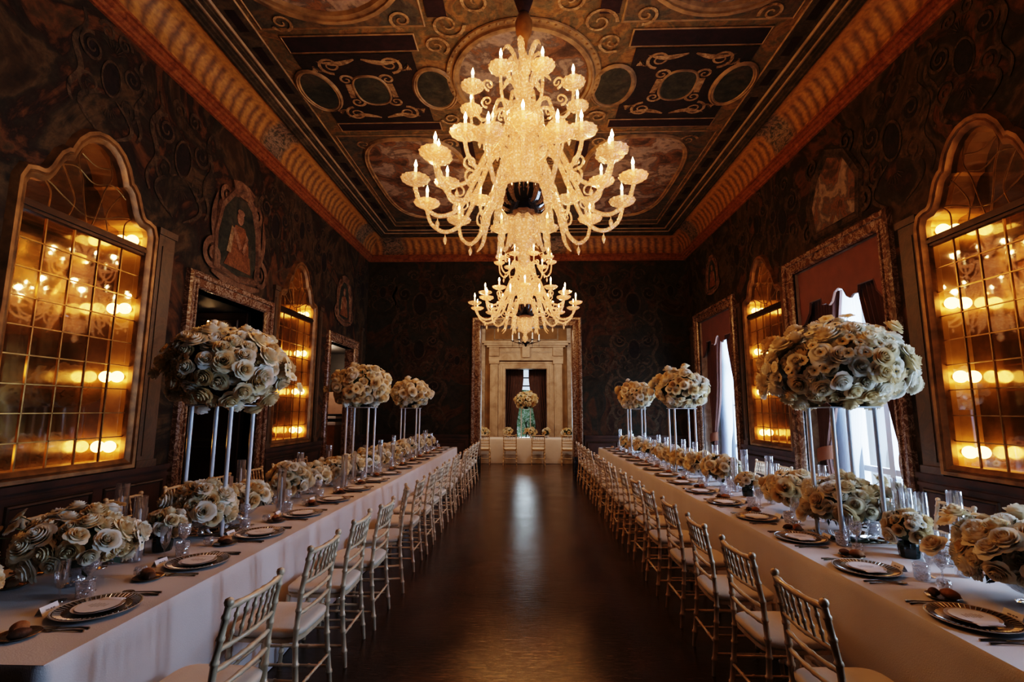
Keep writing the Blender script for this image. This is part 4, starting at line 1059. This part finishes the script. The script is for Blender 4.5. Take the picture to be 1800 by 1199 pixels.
BOWL=MB().lathe([(.03,0),(.045,.004),(.02,.012),(.016,.03),(.05,.045),(.085,.075),(.10,.11),(.095,.11),(.08,.078),(.02,.05)],20,wob=lambda a,z:1+.02*cos(a*10)).mesh('glass_bowl',M['crystal'],ang=25)
POT=MB().lathe([(.040,0),(.052,.004),(.056,.03),(.058,.075),(.055,.09),(.048,.09),(.046,.05),(.0,.05)],24,wob=lambda a,z:1+.03*cos(a*12)).mesh('dark_vase',M['darkvase'],ang=25)
def low(x,y,rx,rz,n,seed,label,scale=.9,small=False,nb=4,ry=None):
    t=thing('floral_arrangement',label,'flowers',(x,y,.770),0,'low rose arrangements along the tables')
    if small: put('vase',POT,t,scale=1.0)
    else: put('glass_bowl',BOWL,t,scale=min(1.3,rx/.16))
    bouquet(t,(0,0,.09+rz*.9 if small else .10+rz*.72),rx,rz,n,seed,scale,zmin=-.5,nb=nb,ry=ry)
    return t
lowL=[(2.02,.17,.13,22,0),(2.66,.24,.155,52,0),(3.28,.10,.085,14,1),(3.66,.20,.155,44,0),(4.22,.17,.11,26,0),(4.98,.19,.15,32,0),(5.50,.17,.12,24,0),(6.05,.19,.13,26,0),(6.60,.18,.12,24,0),(7.20,.19,.13,24,0),(7.80,.19,.13,22,0),(8.45,.19,.13,22,0),(9.1,.20,.13,20,0),(9.75,.20,.13,20,0),(10.4,.2,.13,18,0),(11.05,.2,.13,18,0),(11.7,.2,.13,18,0)]
for k,(y,rx,rz,n,sm) in enumerate(lowL):
    if sm: lb='small ivory bouquet in a dark green vase on the left table'
    else: lb='low ivory roses in a glass bowl, %s nearest on the left table'%ORD[k if k<3 else k-1]
    t=low(-2.36,y,rx,rz,n,100+k,lb,1.12 if not sm else .85,sm)
    if k==1: spray(t,(0,0,.15),[(-.20,-.28,.30),(-.16,-.30,.20),(-.10,-.26,.34),(-.24,-.1,.36),(.0,.22,.36),(-.10,-.33,.10)],1.15,7)
    if k in (3,5): spray(t,(0,0,.15),[(.1,-.15,.36),(-.1,.2,.34)],1.0,7+k)
lowR=[(2.58,.27,.16,58,0),(3.34,.115,.095,18,1),(3.95,.27,.17,52,0),(4.72,.22,.14,44,0),(5.55,.10,.08,14,1),(6.25,.21,.15,32,0),(6.95,.19,.13,26,0),(7.60,.19,.13,24,0),(8.25,.19,.13,24,0),(8.9,.19,.13,22,0),(9.6,.2,.13,20,0),(10.3,.2,.13,18,0),(11.0,.2,.13,18,0),(11.7,.2,.13,18,0)]
for k,(y,rx,rz,n,sm) in enumerate(lowR):
    if sm: lb='small ivory bouquet in dark green vase on right table, %s'%('beside the nearest tall stand' if k==1 else 'the farther of two')
    else: lb='low ivory roses in a glass bowl, %s nearest on the right table'%ORD[[0,0,1,2,2,3,4,5,6,7,8,9,10,11][k]]
    t=low(2.40 if k<4 else 2.36,y,rx,rz,n,200+k,lb,1.18 if not sm else .88,sm)
    if k==0: spray(t,(0,0,.15),[(-.22,.16,.34),(-.28,.20,.22),(-.14,.22,.38),(-.05,.2,.36),(.1,.2,.34)],1.25,9)
    if k==2: spray(t,(0,0,.15),[(-.30,.05,.14),(-.26,-.12,.22),(.26,-.22,.36),(.3,-.28,.28),(.22,-.1,.40),(-.1,.1,.38),(.05,.1,.42)],1.2,10)
    if k==3: spray(t,(0,0,.15),[(.05,-.12,.36),(.2,.0,.30)],1.1,11)
for k,x in enumerate((-1.45,-.62,.1,.62,1.35)):
    low(x,16.45,[.2,.14,.2,.12,.22][k],.13,[20,12,20,10,22][k],300+k,'low ivory rose arrangement, %s from the left on the far room table'%ORD[k],1.1,False,nb=2)

# ------------------------------------------------------------------ candles in glass cylinders
def cyl_mesh(h): return MB().lathe([(.030,.0),(.036,.002),(.036,h),(.0345,h),(.0345,.008),(.0,.008)],20).mesh('glass_cylinder',M['cyl'],ang=30)
CYL={h:cyl_mesh(h) for h in (.30,.38,.46)}
def taper_mesh(h): return MB().lathe([(.011,.0),(.011,h*.6),(.008,h*.97),(.002,h)],10,cap=True).mesh('taper_candle',M['wax'])
TAP={h:taper_mesh(h-.08) for h in (.30,.38,.46)}
def candle(x,y,h,side):
    L_,xc=(lowL,-2.36) if side=='left' else (lowR,2.38)
    for _ in range(3):
        for (yc,rx,rz,n_,sm_) in L_:
            dd=rx*1.08+.055; d_=sqrt((x-xc)**2+(y-yc)**2)
            if d_<dd: y=yc+(1 if y>yc else -1)*sqrt(max(0,dd*dd-(x-xc)**2))
    t=thing('glass_cylinder','tall clear glass candle cylinder standing among the flowers of the %s table'%side,'candle holder',(x,y,.770),0,'glass candle cylinders on the %s table'%side)
    put('cylinder',CYL[h],t)
    o=put('taper_candle',TAP[h],loc=(x,y,.779)); tag(o,'white unlit taper candle standing inside a glass cylinder on the %s table'%side,'candle','taper candles on the %s table'%side)
cl=[(-2.45,3.02,.46),(-2.36,3.06,.38),(-2.40,3.16,.30),(-2.55,4.45,.46),(-2.20,4.50,.38),(-2.38,5.20,.46),(-2.5,5.27,.38),(-2.15,5.9,.38),(-2.5,6.3,.46),(-2.2,6.35,.38),(-2.2,7.5,.46),(-2.45,7.55,.38),(-2.2,8.2,.38),(-2.35,8.8,.46),(-2.2,9.3,.38),(-2.3,10.2,.38),(-2.2,10.7,.46),(-2.3,11.4,.46),(-2.2,11.5,.38),(-2.38,4.05,.38)]
for x,y,h in cl: candle(x,y,h,'left')
cr=[(2.42,2.98,.46),(2.55,2.24,.46),(2.48,3.50,.46),(2.58,3.44,.38),(2.62,3.62,.38),(2.45,4.30,.46),(2.52,4.40,.38),(2.40,5.12,.46),(2.5,5.22,.38),(2.35,5.85,.38),(2.5,5.92,.46),(2.3,6.62,.38),(2.45,6.68,.46),(2.4,7.3,.46),(2.3,7.35,.38),(2.3,8.0,.38),(2.45,8.05,.46),(2.35,8.6,.46),(2.3,9.25,.38),(2.4,9.3,.46),(2.3,10.0,.46),(2.4,10.1,.38),(2.3,11.3,.46),(2.35,11.4,.38),(2.2,12.0,.46)]
for x,y,h in cr: candle(x,y,h,'right')

# ------------------------------------------------------------------ place settings
def ridged(n): return lambda a,z:1+.012*abs(cos(a*n/2))
CHG=MB().lathe([(.0,.004),(.09,.004),(.105,.007),(.135,.012),(.163,.020),(.166,.019),(.163,.015),(.10,.0),(.0,.0)],72,wob=lambda a,z:1+(.012*abs(cos(a*24)) if z>.010 else 0)).mesh('charger_plate',M['charger'],ang=20)
CHR=MB().lathe([(.160,.0195),(.165,.0215),(.1685,.020),(.165,.0165)],72,wob=lambda a,z:1+.012*abs(cos(a*24))).mesh('rim',M['rimglaze'])
bd=MB()
for k in range(48):
    a=2*pi*k/48; bd.tube([(.128*cos(a),.128*sin(a),.0125),(.156*cos(a),.156*sin(a),.0205)],.0022,4)
CHB=bd.mesh('fluting',M['rimglaze'],smooth=False)
DPL=MB().lathe([(.0,.006),(.062,.006),(.09,.014),(.0975,.017),(.0985,.0155),(.09,.011),(.06,.0),(.0,.0)],40).mesh('dinner_plate',M['china'],ang=30)
MEN=MB().lathe([(.0,.0),(.082,.0),(.083,.001),(.0,.0014)],40).mesh('menu_card',M['card'],ang=20)
mi=MB()
for k in range(7):
    hw=.028*(1-.3*abs(k-3)/3)*(.6+.4*((k*37)%5)/4); yy=.036-.012*k; mi.box(-hw,hw,yy-.0014,yy+.0014,.0014,.0018)
MENI=mi.mesh('menu_lettering',M['ink'],smooth=False)
NAP=MB().bbox(.055,.098,-.055,.055,.004,.012,.004).mesh('napkin_fold',M['card'])
BPL=MB().lathe([(.0,.004),(.045,.004),(.066,.010),(.073,.014),(.074,.0125),(.05,.0),(.0,.0)],32).mesh('side_plate',M['charger'],ang=30)
def roll_mesh(mat,seed,sq):
    r_=random.Random(seed); mb=MB(); mb.sph((0,0,0),1,14,10,(1,1,1))
    mb.v=[(x*sq[0]*(1+.10*sin(5*y+seed)),y*sq[1]*(1+.05*sin(4*x)),z*sq[2]*(1+.08*cos(3*x+2*y))) for x,y,z in mb.v]
    return mb.mesh('bread_roll',mat)
ROL=[roll_mesh(M['bread'],1,(.042,.031,.023)),roll_mesh(M['rye'],2,(.036,.024,.018))]
def fork_mesh():
    mb=MB(); mb.tube([(0,-.10,.004),(0,-.06,.006),(0,-.01,.004),(0,.03,.003)],[.005,.0035,.0025,.003],6)
    mb.bbox(-.010,.010,.03,.052,.0015,.0045,.001)
    for k in range(4): mb.tube([(-.0084+.0056*k,.052,.003),(-.0084+.0056*k,.095,.006)],.0015,4)
    return mb.mesh('fork',M['silver'])
def knife_mesh():
    mb=MB(); mb.tube([(0,-.11,.004),(0,-.05,.006),(0,-.01,.004)],[.0055,.005,.004],6); mb.bbox(-.009,.009,-.01,.10,.001,.004,.001); return mb.mesh('knife',M['silver'])
def spoon_mesh():
    mb=MB(); mb.tube([(0,-.10,.004),(0,-.05,.006),(0,.04,.004)],[.005,.003,.0025],6); mb.sph((0,.068,.006),.02,12,6,(1,1.5,.25)); return mb.mesh('spoon',M['silver'])
FRK,KNF,SPN=fork_mesh(),knife_mesh(),spoon_mesh()
TUM=MB().lathe([(.0,.006),(.030,.006),(.033,.010),(.037,.085),(.0385,.086),(.0395,.084),(.035,.0),(.0,.0)],24,wob=lambda a,z:1+.035*abs(cos(a*6+z*60))).mesh('tumbler',M['crystal'],ang=12)
WIN=MB().lathe([(.0,.0),(.035,.0),(.034,.004),(.008,.010),(.0045,.03),(.006,.05),(.0045,.075),(.018,.090),(.034,.115),(.0365,.15),(.033,.175),(.032,.175),(.035,.15),(.031,.117),(.012,.094),(.0,.09)],24,wob=lambda a,z:1+(.03*abs(cos(a*6)) if z>.09 else 0)).mesh('wine_glass',M['crystal'],ang=12)
FLU=MB().lathe([(.0,.0),(.032,.0),(.031,.004),(.006,.010),(.004,.04),(.006,.055),(.016,.07),(.026,.10),(.031,.15),(.033,.19),(.0315,.19),(.029,.15),(.023,.10),(.0,.072)],22).mesh('water_glass',M['clear'],ang=20)
TEN=MB(); TEN.add([(-.045,-.018,0),(.045,-.018,0),(.045,0,.034),(-.045,0,.034),(-.045,.018,0),(.045,.018,0)],[(0,1,2,3),(3,2,5,4)]); TEN=TEN.mesh('place_card',M['card'],smooth=False)
ti=MB(); 
for k,(a,b_) in enumerate(((-.022,-.004),(.0,.010),(.013,.024))): ti.add([(a,-.0115,.0137),(b_,-.0115,.0137),(b_,-.0085,.0193),(a,-.0085,.0193)],[(0,1,2,3)])
TENI=ti.mesh('card_lettering',M['ink'],smooth=False)
VOT=MB().lathe([(.0,.004),(.020,.004),(.030,.020),(.031,.04),(.026,.055),(.024,.055),(.029,.04),(.018,.008)],16,wob=lambda a,z:1+.03*cos(a*8)).mesh('votive',M['crystal'],ang=15)
def item(name,me,label,cat,p,rz,grp,s=1,sub=None,subme=None,z=.7705):
    t=put(name,me,loc=(p[0],p[1],z),rot=(0,0,rz)); 
    if s!=1: t.scale=(s,)*3
    tag(t,label,cat,grp); 
    return t
def setting(cx,cy,fx,side,row,k,level):
    """fx=+1: diner faces +X. level 3 full .. 1 far"""
    fwd=Vector((fx,0)); rt=Vector((0,-fx)); rz=-pi/2 if fx>0 else pi/2
    P=lambda x,y:(cx+rt.x*x+fwd.x*y, cy+rt.y*x+fwd.y*y)
    w='at %s nearest place, %s side, %s table'%(ORD[k],row,side)
    g='on the %s side of the %s table'%(row,side)
    t=thing('charger_plate','bronze charger plate with fluted rim '+w,'charger plate',(cx,cy,.7705),rz,'charger plates '+g)
    put('plate_body',CHG,t); put('rim',CHR,t)
    if level>=2: put('fluting',CHB,t)
    t=thing('dinner_plate','ivory dinner plate on the charger '+w,'plate',(cx,cy,.776),rz,'dinner plates '+g)
    put('plate_body',DPL,t)
    if level>=2: put('napkin_fold',NAP,t,loc=(-.0,0,.006))
    m=item('menu_card',MEN,'round white menu card on the plate '+w,'menu card',(cx,cy),rz,'menu cards '+g,z=.7925)
    if level>=3: put('menu_lettering',MENI,m)
    p=P(.15,.20); item('tumbler',TUM,'cut crystal tumbler '+w,'glass',p,0,'cut crystal tumblers '+g)
    p=P(.225,.25); item('wine_glass',WIN,'cut crystal wine glass '+w,'glass',p,0,'cut crystal wine glasses '+g)
    p=P(.10,.28); item('water_glass',FLU,'plain stemmed water glass '+w,'glass',p,0,'stemmed water glasses '+g)
    if level>=1:
        p=P(-.27,.09); item('side_plate',BPL,'small bronze bread plate '+w,'plate',p,0,'bread plates '+g)
        a=P(-.25,.11); o=item('bread_roll',ROL[0],'golden bread roll on bread plate '+w,'bread roll',a,rz+.4+k,'golden bread rolls '+g,z=.797)
    if level>=2:
        a=P(-.292,.065); item('bread_roll',ROL[1],'dark rye roll on bread plate '+w,'bread roll',a,rz-.5+k,'dark rye rolls '+g,z=.794)
        p=P(-.03,.205); c=item('place_card',TEN,'white folded place card behind the charger '+w,'place card',p,rz+R.uniform(-.1,.1),'place cards '+g)
        if level>=3: put('card_lettering',TENI,c)
        for x_,nm,me in ((-.185,'outer',FRK),(-.205+.045-.022,'inner',FRK)):
            pass
        p=P(-.215,-.03); item('fork',FRK,'outer silver fork left of the charger '+w,'fork',p,rz,'outer forks '+g)
        p=P(-.188,-.03); item('fork',FRK,'inner silver fork left of the charger '+w,'fork',p,rz,'inner forks '+g)
        p=P(.19,-.03); item('knife',KNF,'silver knife right of the charger '+w,'knife',p,rz,'knives '+g)
        p=P(.222,-.03); item('spoon',SPN,'silver spoon right of the knife '+w,'spoon',p,rz,'spoons '+g)
for k,y in enumerate(PY):
    lv=3 if k<3 else 2 if k<7 else 1
    setting(-1.955,y,-1,'left','aisle',k,lv); setting(1.945,y+.03,1,'right','aisle',k,lv)
for k,y in enumerate(PY[:9]):
    lv=2 if k<2 else (1 if k<5 else 0)
    setting(-2.74,y,1,'left','wall',k,lv); setting(2.76,y+.03,-1,'right','window',k,lv)
for k in range(14):
    for sd,x in (('left',-2.12),('right',2.12)):
        y=2.76+.69*k
        if k in (0,): pass
        item('votive_glass',VOT,'small round cut glass votive, %s nearest beside the flowers, %s table'%(ORD[k],sd),'votive',(x+R.uniform(-.03,.03),y+R.uniform(-.04,.04)),0,'cut glass votives on the %s table'%sd)

# ------------------------------------------------------------------ chandeliers
def interp(P,n):
    out=[]
    for i in range(len(P)-1):
        for t in range(n):
            t/=n; p0=P[max(i-1,0)];p1=P[i];p2=P[i+1];p3=P[min(i+2,len(P)-1)]
            out.append(tuple(.5*((2*p1[q])+(-p0[q]+p2[q])*t+(2*p0[q]-5*p1[q]+4*p2[q]-p3[q])*t*t+(-p0[q]+3*p1[q]-3*p2[q]+p3[q])*t**3) for q in range(3)))
    out.append(P[-1]); return out
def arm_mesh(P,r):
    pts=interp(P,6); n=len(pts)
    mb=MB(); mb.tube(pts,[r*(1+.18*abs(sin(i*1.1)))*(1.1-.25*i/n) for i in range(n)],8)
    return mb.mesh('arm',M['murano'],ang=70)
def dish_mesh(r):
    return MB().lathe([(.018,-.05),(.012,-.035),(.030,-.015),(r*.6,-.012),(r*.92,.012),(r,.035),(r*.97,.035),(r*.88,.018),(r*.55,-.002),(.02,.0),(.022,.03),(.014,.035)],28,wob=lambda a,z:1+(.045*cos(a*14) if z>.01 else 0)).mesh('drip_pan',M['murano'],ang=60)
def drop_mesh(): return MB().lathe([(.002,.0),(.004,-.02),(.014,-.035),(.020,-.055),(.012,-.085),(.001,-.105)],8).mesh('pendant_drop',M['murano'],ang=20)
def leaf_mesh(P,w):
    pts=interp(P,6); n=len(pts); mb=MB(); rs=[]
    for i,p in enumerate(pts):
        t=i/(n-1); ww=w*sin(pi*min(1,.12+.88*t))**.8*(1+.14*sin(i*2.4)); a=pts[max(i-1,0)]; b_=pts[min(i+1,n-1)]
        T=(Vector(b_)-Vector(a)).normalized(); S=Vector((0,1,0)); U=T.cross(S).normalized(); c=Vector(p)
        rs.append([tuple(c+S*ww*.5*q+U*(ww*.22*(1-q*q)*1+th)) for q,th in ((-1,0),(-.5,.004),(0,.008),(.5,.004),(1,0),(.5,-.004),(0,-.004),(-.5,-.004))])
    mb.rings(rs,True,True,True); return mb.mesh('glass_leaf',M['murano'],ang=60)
A1=arm_mesh([(.08,0,3.92),(.18,0,4.06),(.32,0,4.02),(.44,0,3.76),(.58,0,3.46),(.76,0,3.36),(.92,0,3.45),(.98,0,3.60)],.019)
A1b=arm_mesh([(.08,0,4.00),(.16,0,4.16),(.28,0,4.16),(.38,0,3.94),(.50,0,3.72),(.64,0,3.64),(.75,0,3.70),(.79,0,3.80)],.018)
A2=arm_mesh([(.08,0,4.36),(.16,0,4.50),(.26,0,4.50),(.32,0,4.34),(.42,0,4.26),(.50,0,4.34),(.52,0,4.48)],.015)
DS1,DS2=dish_mesh(.125),dish_mesh(.105)
CAN=MB().lathe([(.0125,.0),(.0125,.10),(.004,.105)],10,cap=True).mesh('candle_tube',M['candle'])
FLM=MB().lathe([(.002,.0),(.011,.012),(.014,.026),(.010,.045),(.004,.062),(.0008,.075)],8).mesh('flame',M['flame'])
DRP=drop_mesh()
LF1=leaf_mesh([(.12,0,3.82),(.17,0,4.02),(.26,0,4.18),(.34,0,4.16)],.10)     # upright leaves
LF2=leaf_mesh([(.20,0,3.70),(.30,0,3.60),(.36,0,3.40),(.40,0,3.22),(.46,0,3.14)],.085)     # falling leaves
LF3=leaf_mesh([(.06,0,4.62),(.12,0,4.78),(.20,0,4.86),(.26,0,4.80)],.08)
LF4=leaf_mesh([(.10,0,4.42),(.16,0,4.30),(.22,0,4.22),(.30,0,4.22)],.08)
LF5=leaf_mesh([(.10,0,3.42),(.13,0,3.36),(.12,0,3.24),(.14,0,3.16)],.07)
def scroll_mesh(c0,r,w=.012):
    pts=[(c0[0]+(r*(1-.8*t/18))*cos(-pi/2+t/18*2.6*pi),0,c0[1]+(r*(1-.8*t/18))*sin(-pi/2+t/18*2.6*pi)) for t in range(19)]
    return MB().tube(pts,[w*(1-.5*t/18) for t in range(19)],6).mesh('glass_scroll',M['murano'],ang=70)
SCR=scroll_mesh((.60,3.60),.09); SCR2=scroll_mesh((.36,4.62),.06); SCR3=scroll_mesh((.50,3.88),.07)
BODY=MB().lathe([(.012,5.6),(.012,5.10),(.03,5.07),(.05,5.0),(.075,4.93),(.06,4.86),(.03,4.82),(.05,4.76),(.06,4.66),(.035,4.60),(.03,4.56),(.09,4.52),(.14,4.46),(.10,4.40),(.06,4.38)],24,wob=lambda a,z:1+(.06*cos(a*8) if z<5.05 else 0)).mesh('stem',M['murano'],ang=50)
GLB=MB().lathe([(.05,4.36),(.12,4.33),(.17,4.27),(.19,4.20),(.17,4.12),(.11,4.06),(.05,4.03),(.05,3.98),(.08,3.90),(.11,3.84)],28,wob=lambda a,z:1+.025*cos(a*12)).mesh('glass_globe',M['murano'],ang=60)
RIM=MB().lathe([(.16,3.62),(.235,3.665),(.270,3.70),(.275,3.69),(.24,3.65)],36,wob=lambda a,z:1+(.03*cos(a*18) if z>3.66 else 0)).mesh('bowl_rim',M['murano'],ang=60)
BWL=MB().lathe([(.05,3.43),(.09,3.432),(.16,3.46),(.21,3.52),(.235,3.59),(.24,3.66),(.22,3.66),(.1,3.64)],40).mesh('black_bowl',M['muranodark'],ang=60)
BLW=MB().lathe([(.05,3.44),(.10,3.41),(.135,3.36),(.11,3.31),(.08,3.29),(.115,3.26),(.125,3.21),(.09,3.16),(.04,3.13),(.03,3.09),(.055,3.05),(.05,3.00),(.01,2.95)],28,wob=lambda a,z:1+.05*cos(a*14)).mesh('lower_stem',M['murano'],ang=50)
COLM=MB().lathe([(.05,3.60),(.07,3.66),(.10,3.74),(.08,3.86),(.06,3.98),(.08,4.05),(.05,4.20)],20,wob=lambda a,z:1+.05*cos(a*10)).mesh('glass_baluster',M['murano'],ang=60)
def chandelier(x,y,label,rot,which):
    t=thing('crystal_chandelier',label,'chandelier',(x,y,0),rot)
    put('stem',BODY,t); put('glass_globe',GLB,t,loc=(0,0,.20)); put('glass_baluster',COLM,t); b=put('black_bowl',BWL,t); put('bowl_rim',RIM,b); put('lower_stem',BLW,t)
    L=[]
    def arms(n,me,dish,tip,off,scr=None,drops=None):
        for k in range(n):
            a=off+2*pi*k/n
            q=put('arm',me,t,rot=(0,0,a))
            put('drip_pan',dish,q,loc=(tip[0],0,tip[1]+.05)); put('candle_tube',CAN,q,loc=(tip[0],0,tip[1]+.08)); put('flame',FLM,q,loc=(tip[0],0,tip[1]+.182))
            if scr: put('glass_scroll',scr,q)
            if drops: put('pendant_drop',DRP,q,loc=(drops[0],0,drops[1]))
            L.append((x+tip[0]*cos(a+rot),y+tip[0]*sin(a+rot),tip[1]+.215,k))
    o_=-pi/2-rot; arms(12,A1,DS1,(.98,3.60),o_+pi/12,SCR,(.78,3.34)); arms(10,A1b,DS1,(.79,3.80),o_,SCR3,(.62,3.62)); arms(9,A2,DS2,(.52,4.48),o_+.32,SCR2,(.43,4.25))
    for k in range(9): put('glass_leaf',LF1,t,rot=(0,0,o_+2*pi*(k+.5)/9),loc=(0,0,-.10))
    for k in range(10):
        if k: put('glass_leaf',LF2,t,rot=(0,0,o_+2*pi*k/10))
    for k in range(8): put('glass_leaf',LF3,t,rot=(0,0,2*pi*k/8)); put('glass_leaf',LF4,t,rot=(0,0,2*pi*k/8+.3)); put('glass_leaf',LF5,t,rot=(0,0,2*pi*k/8+.2))
    for k in range(6): put('glass_leaf',LF3,t,rot=(0,0,2*pi*k/6+.2),loc=(0,0,.24),scale=(.8,.8,1))
    cp=MB(); cp.lathe([(.03,6.44),(.13,6.40),(.15,6.20),(.13,5.85),(.10,5.66),(.05,5.50),(.03,5.46)],20); cp.build('chain_sleeve',M['strip'],t)
    cp=MB(); cp.lathe([(.03,5.50),(.055,5.47),(.085,5.38),(.075,5.28),(.04,5.20),(.03,5.12),(.015,5.08)],20); cp.build('turned_finial',M['goldframe'],t)
    cp=MB(); cp.tube([(0,0,5.88),(0,0,5.1)],.014,8); cp.build('chain',M['goldframe'],t)
    for i,(px,py,pz,k) in enumerate(L):
        if (i<12 and k%2==0) or (12<=i<22 and k%3==0) or (i>=22 and k%3==0):
            l=bpy.data.lights.new('flame_light','POINT'); l.energy=17 if i<22 else 14; l.color=(1,.50,.19); l.shadow_soft_size=.04
            o=bpy.data.objects.new('flame_light',l); COL.objects.link(o); o.location=(px,py,pz+.03)
chandelier(-.03,4.32,'large Murano-style glass chandelier with a black bowl, hanging nearest over the aisle'.replace('Murano-style','branching amber'),.13,'near')
chandelier(-.04,9.35,'large branching amber glass chandelier hanging farther down, in front of the end doorway',.05,'far')
# iron chandelier, far room
t=thing('iron_chandelier','black wrought iron chandelier with cream candles in the far room','chandelier',(-.05,15.6,3.78))
m=MB(); m.lathe([(.0,-.12),(.03,-.10),(.05,-.04),(.12,.0),(.13,.04),(.04,.07),(.02,.2),(.015,1.4)],14); m.build('iron_body',M['iron'],t)
for k in range(6):
    a=2*pi*k/6; m=MB(); m.tube(interp([(.05,0,.0),(.18,0,-.02),(.32,0,.03),(.42,0,.06)],5),.010,6); m.lathe([(.0,.06),(.05,.065),(.055,.08),(.0,.075)],12,(.42,0,0)); m.tube([(.42,0,.06),(.42,0,-.12)],.006,5); q=m.build('arm',M['iron'],t,rot=(0,0,a))
    m=MB(); m.lathe([(.018,.08),(.018,.28)],10,(.42,0,0),cap=True); m.build('candle',M['wax'],q)

# ------------------------------------------------------------------ lights
def area(name,loc,rot,sx,sy,e,col,spread=None):
    l=bpy.data.lights.new(name,'AREA'); l.shape='RECTANGLE'; l.size=sx; l.size_y=sy; l.energy=e; l.color=col
    if spread: l.spread=spread
    o=bpy.data.objects.new(name,l); COL.objects.link(o); o.location=loc; o.rotation_euler=rot; return o
for i,(a,b,z) in enumerate(WIN_R):
    area('daylight',(XR+.80,(a+b)/2,z/2),(0,pi/2,0),z,b-a,[800,720,560][i],(.50,.70,1.0))
area('daylight_far',(pc,FY+2.6,1.9),(-pi/2,0,0),1.6,3.4,90,(.7,.88,1.0))
def point(loc,e,col,r=.1):
    l=bpy.data.lights.new('room_light','POINT'); l.energy=e; l.color=col; l.shadow_soft_size=r
    o=bpy.data.objects.new('room_light',l); COL.objects.link(o); o.location=loc
point((-1.9,15.0,4.4),170,(1,.72,.5),.3); point((1.9,15.0,4.4),170,(1,.85,.75),.3)
point((XL-.75,12.5,2.75),42,(1,.72,.5),.1)
W=bpy.data.worlds.new('world'); SC.world=W; W.use_nodes=True; bg=W.node_tree.nodes['Background']; bg.inputs[0].default_value=(.62,.78,1,1); bg.inputs[1].default_value=1.2

# ------------------------------------------------------------------ camera
def nrm(v): return Vector(v).normalized()
F=870.0
Yc=nrm((27,-121,F)); up=Vector((18,6282,F)); Zc=(up-Yc*up.dot(Yc)).normalized(); Xc=Zc.cross(Yc)
if Xc.x<0: Xc=-Xc
right=Vector((Xc.x,Yc.x,Zc.x)); upv=Vector((Xc.y,Yc.y,Zc.y)); fw=Vector((Xc.z,Yc.z,Zc.z))
cam=bpy.data.cameras.new('camera'); co=bpy.data.objects.new('camera',cam); COL.objects.link(co); SC.camera=co
cam.lens=F/1800*36; cam.sensor_width=36; cam.sensor_fit='HORIZONTAL'; cam.clip_start=.05; cam.clip_end=100
mt=Matrix.Identity(4)
for i in range(3): mt[i][0]=right[i]; mt[i][1]=upv[i]; mt[i][2]=-fw[i]
mt.translation=Vector((0,0,1.68)); co.matrix_world=mt

SC.view_settings.view_transform='Filmic'; SC.view_settings.look='High Contrast'; SC.view_settings.exposure=0.15
cy=SC.cycles
cy.use_denoising=True; cy.use_adaptive_sampling=True; cy.adaptive_threshold=.04; cy.adaptive_min_samples=16; cy.max_bounces=7; cy.diffuse_bounces=3; cy.glossy_bounces=4; cy.transmission_bounces=4; cy.transparent_max_bounces=24
cy.sample_clamp_indirect=4; cy.sample_clamp_direct=0; cy.caustics_reflective=False; cy.caustics_refractive=False
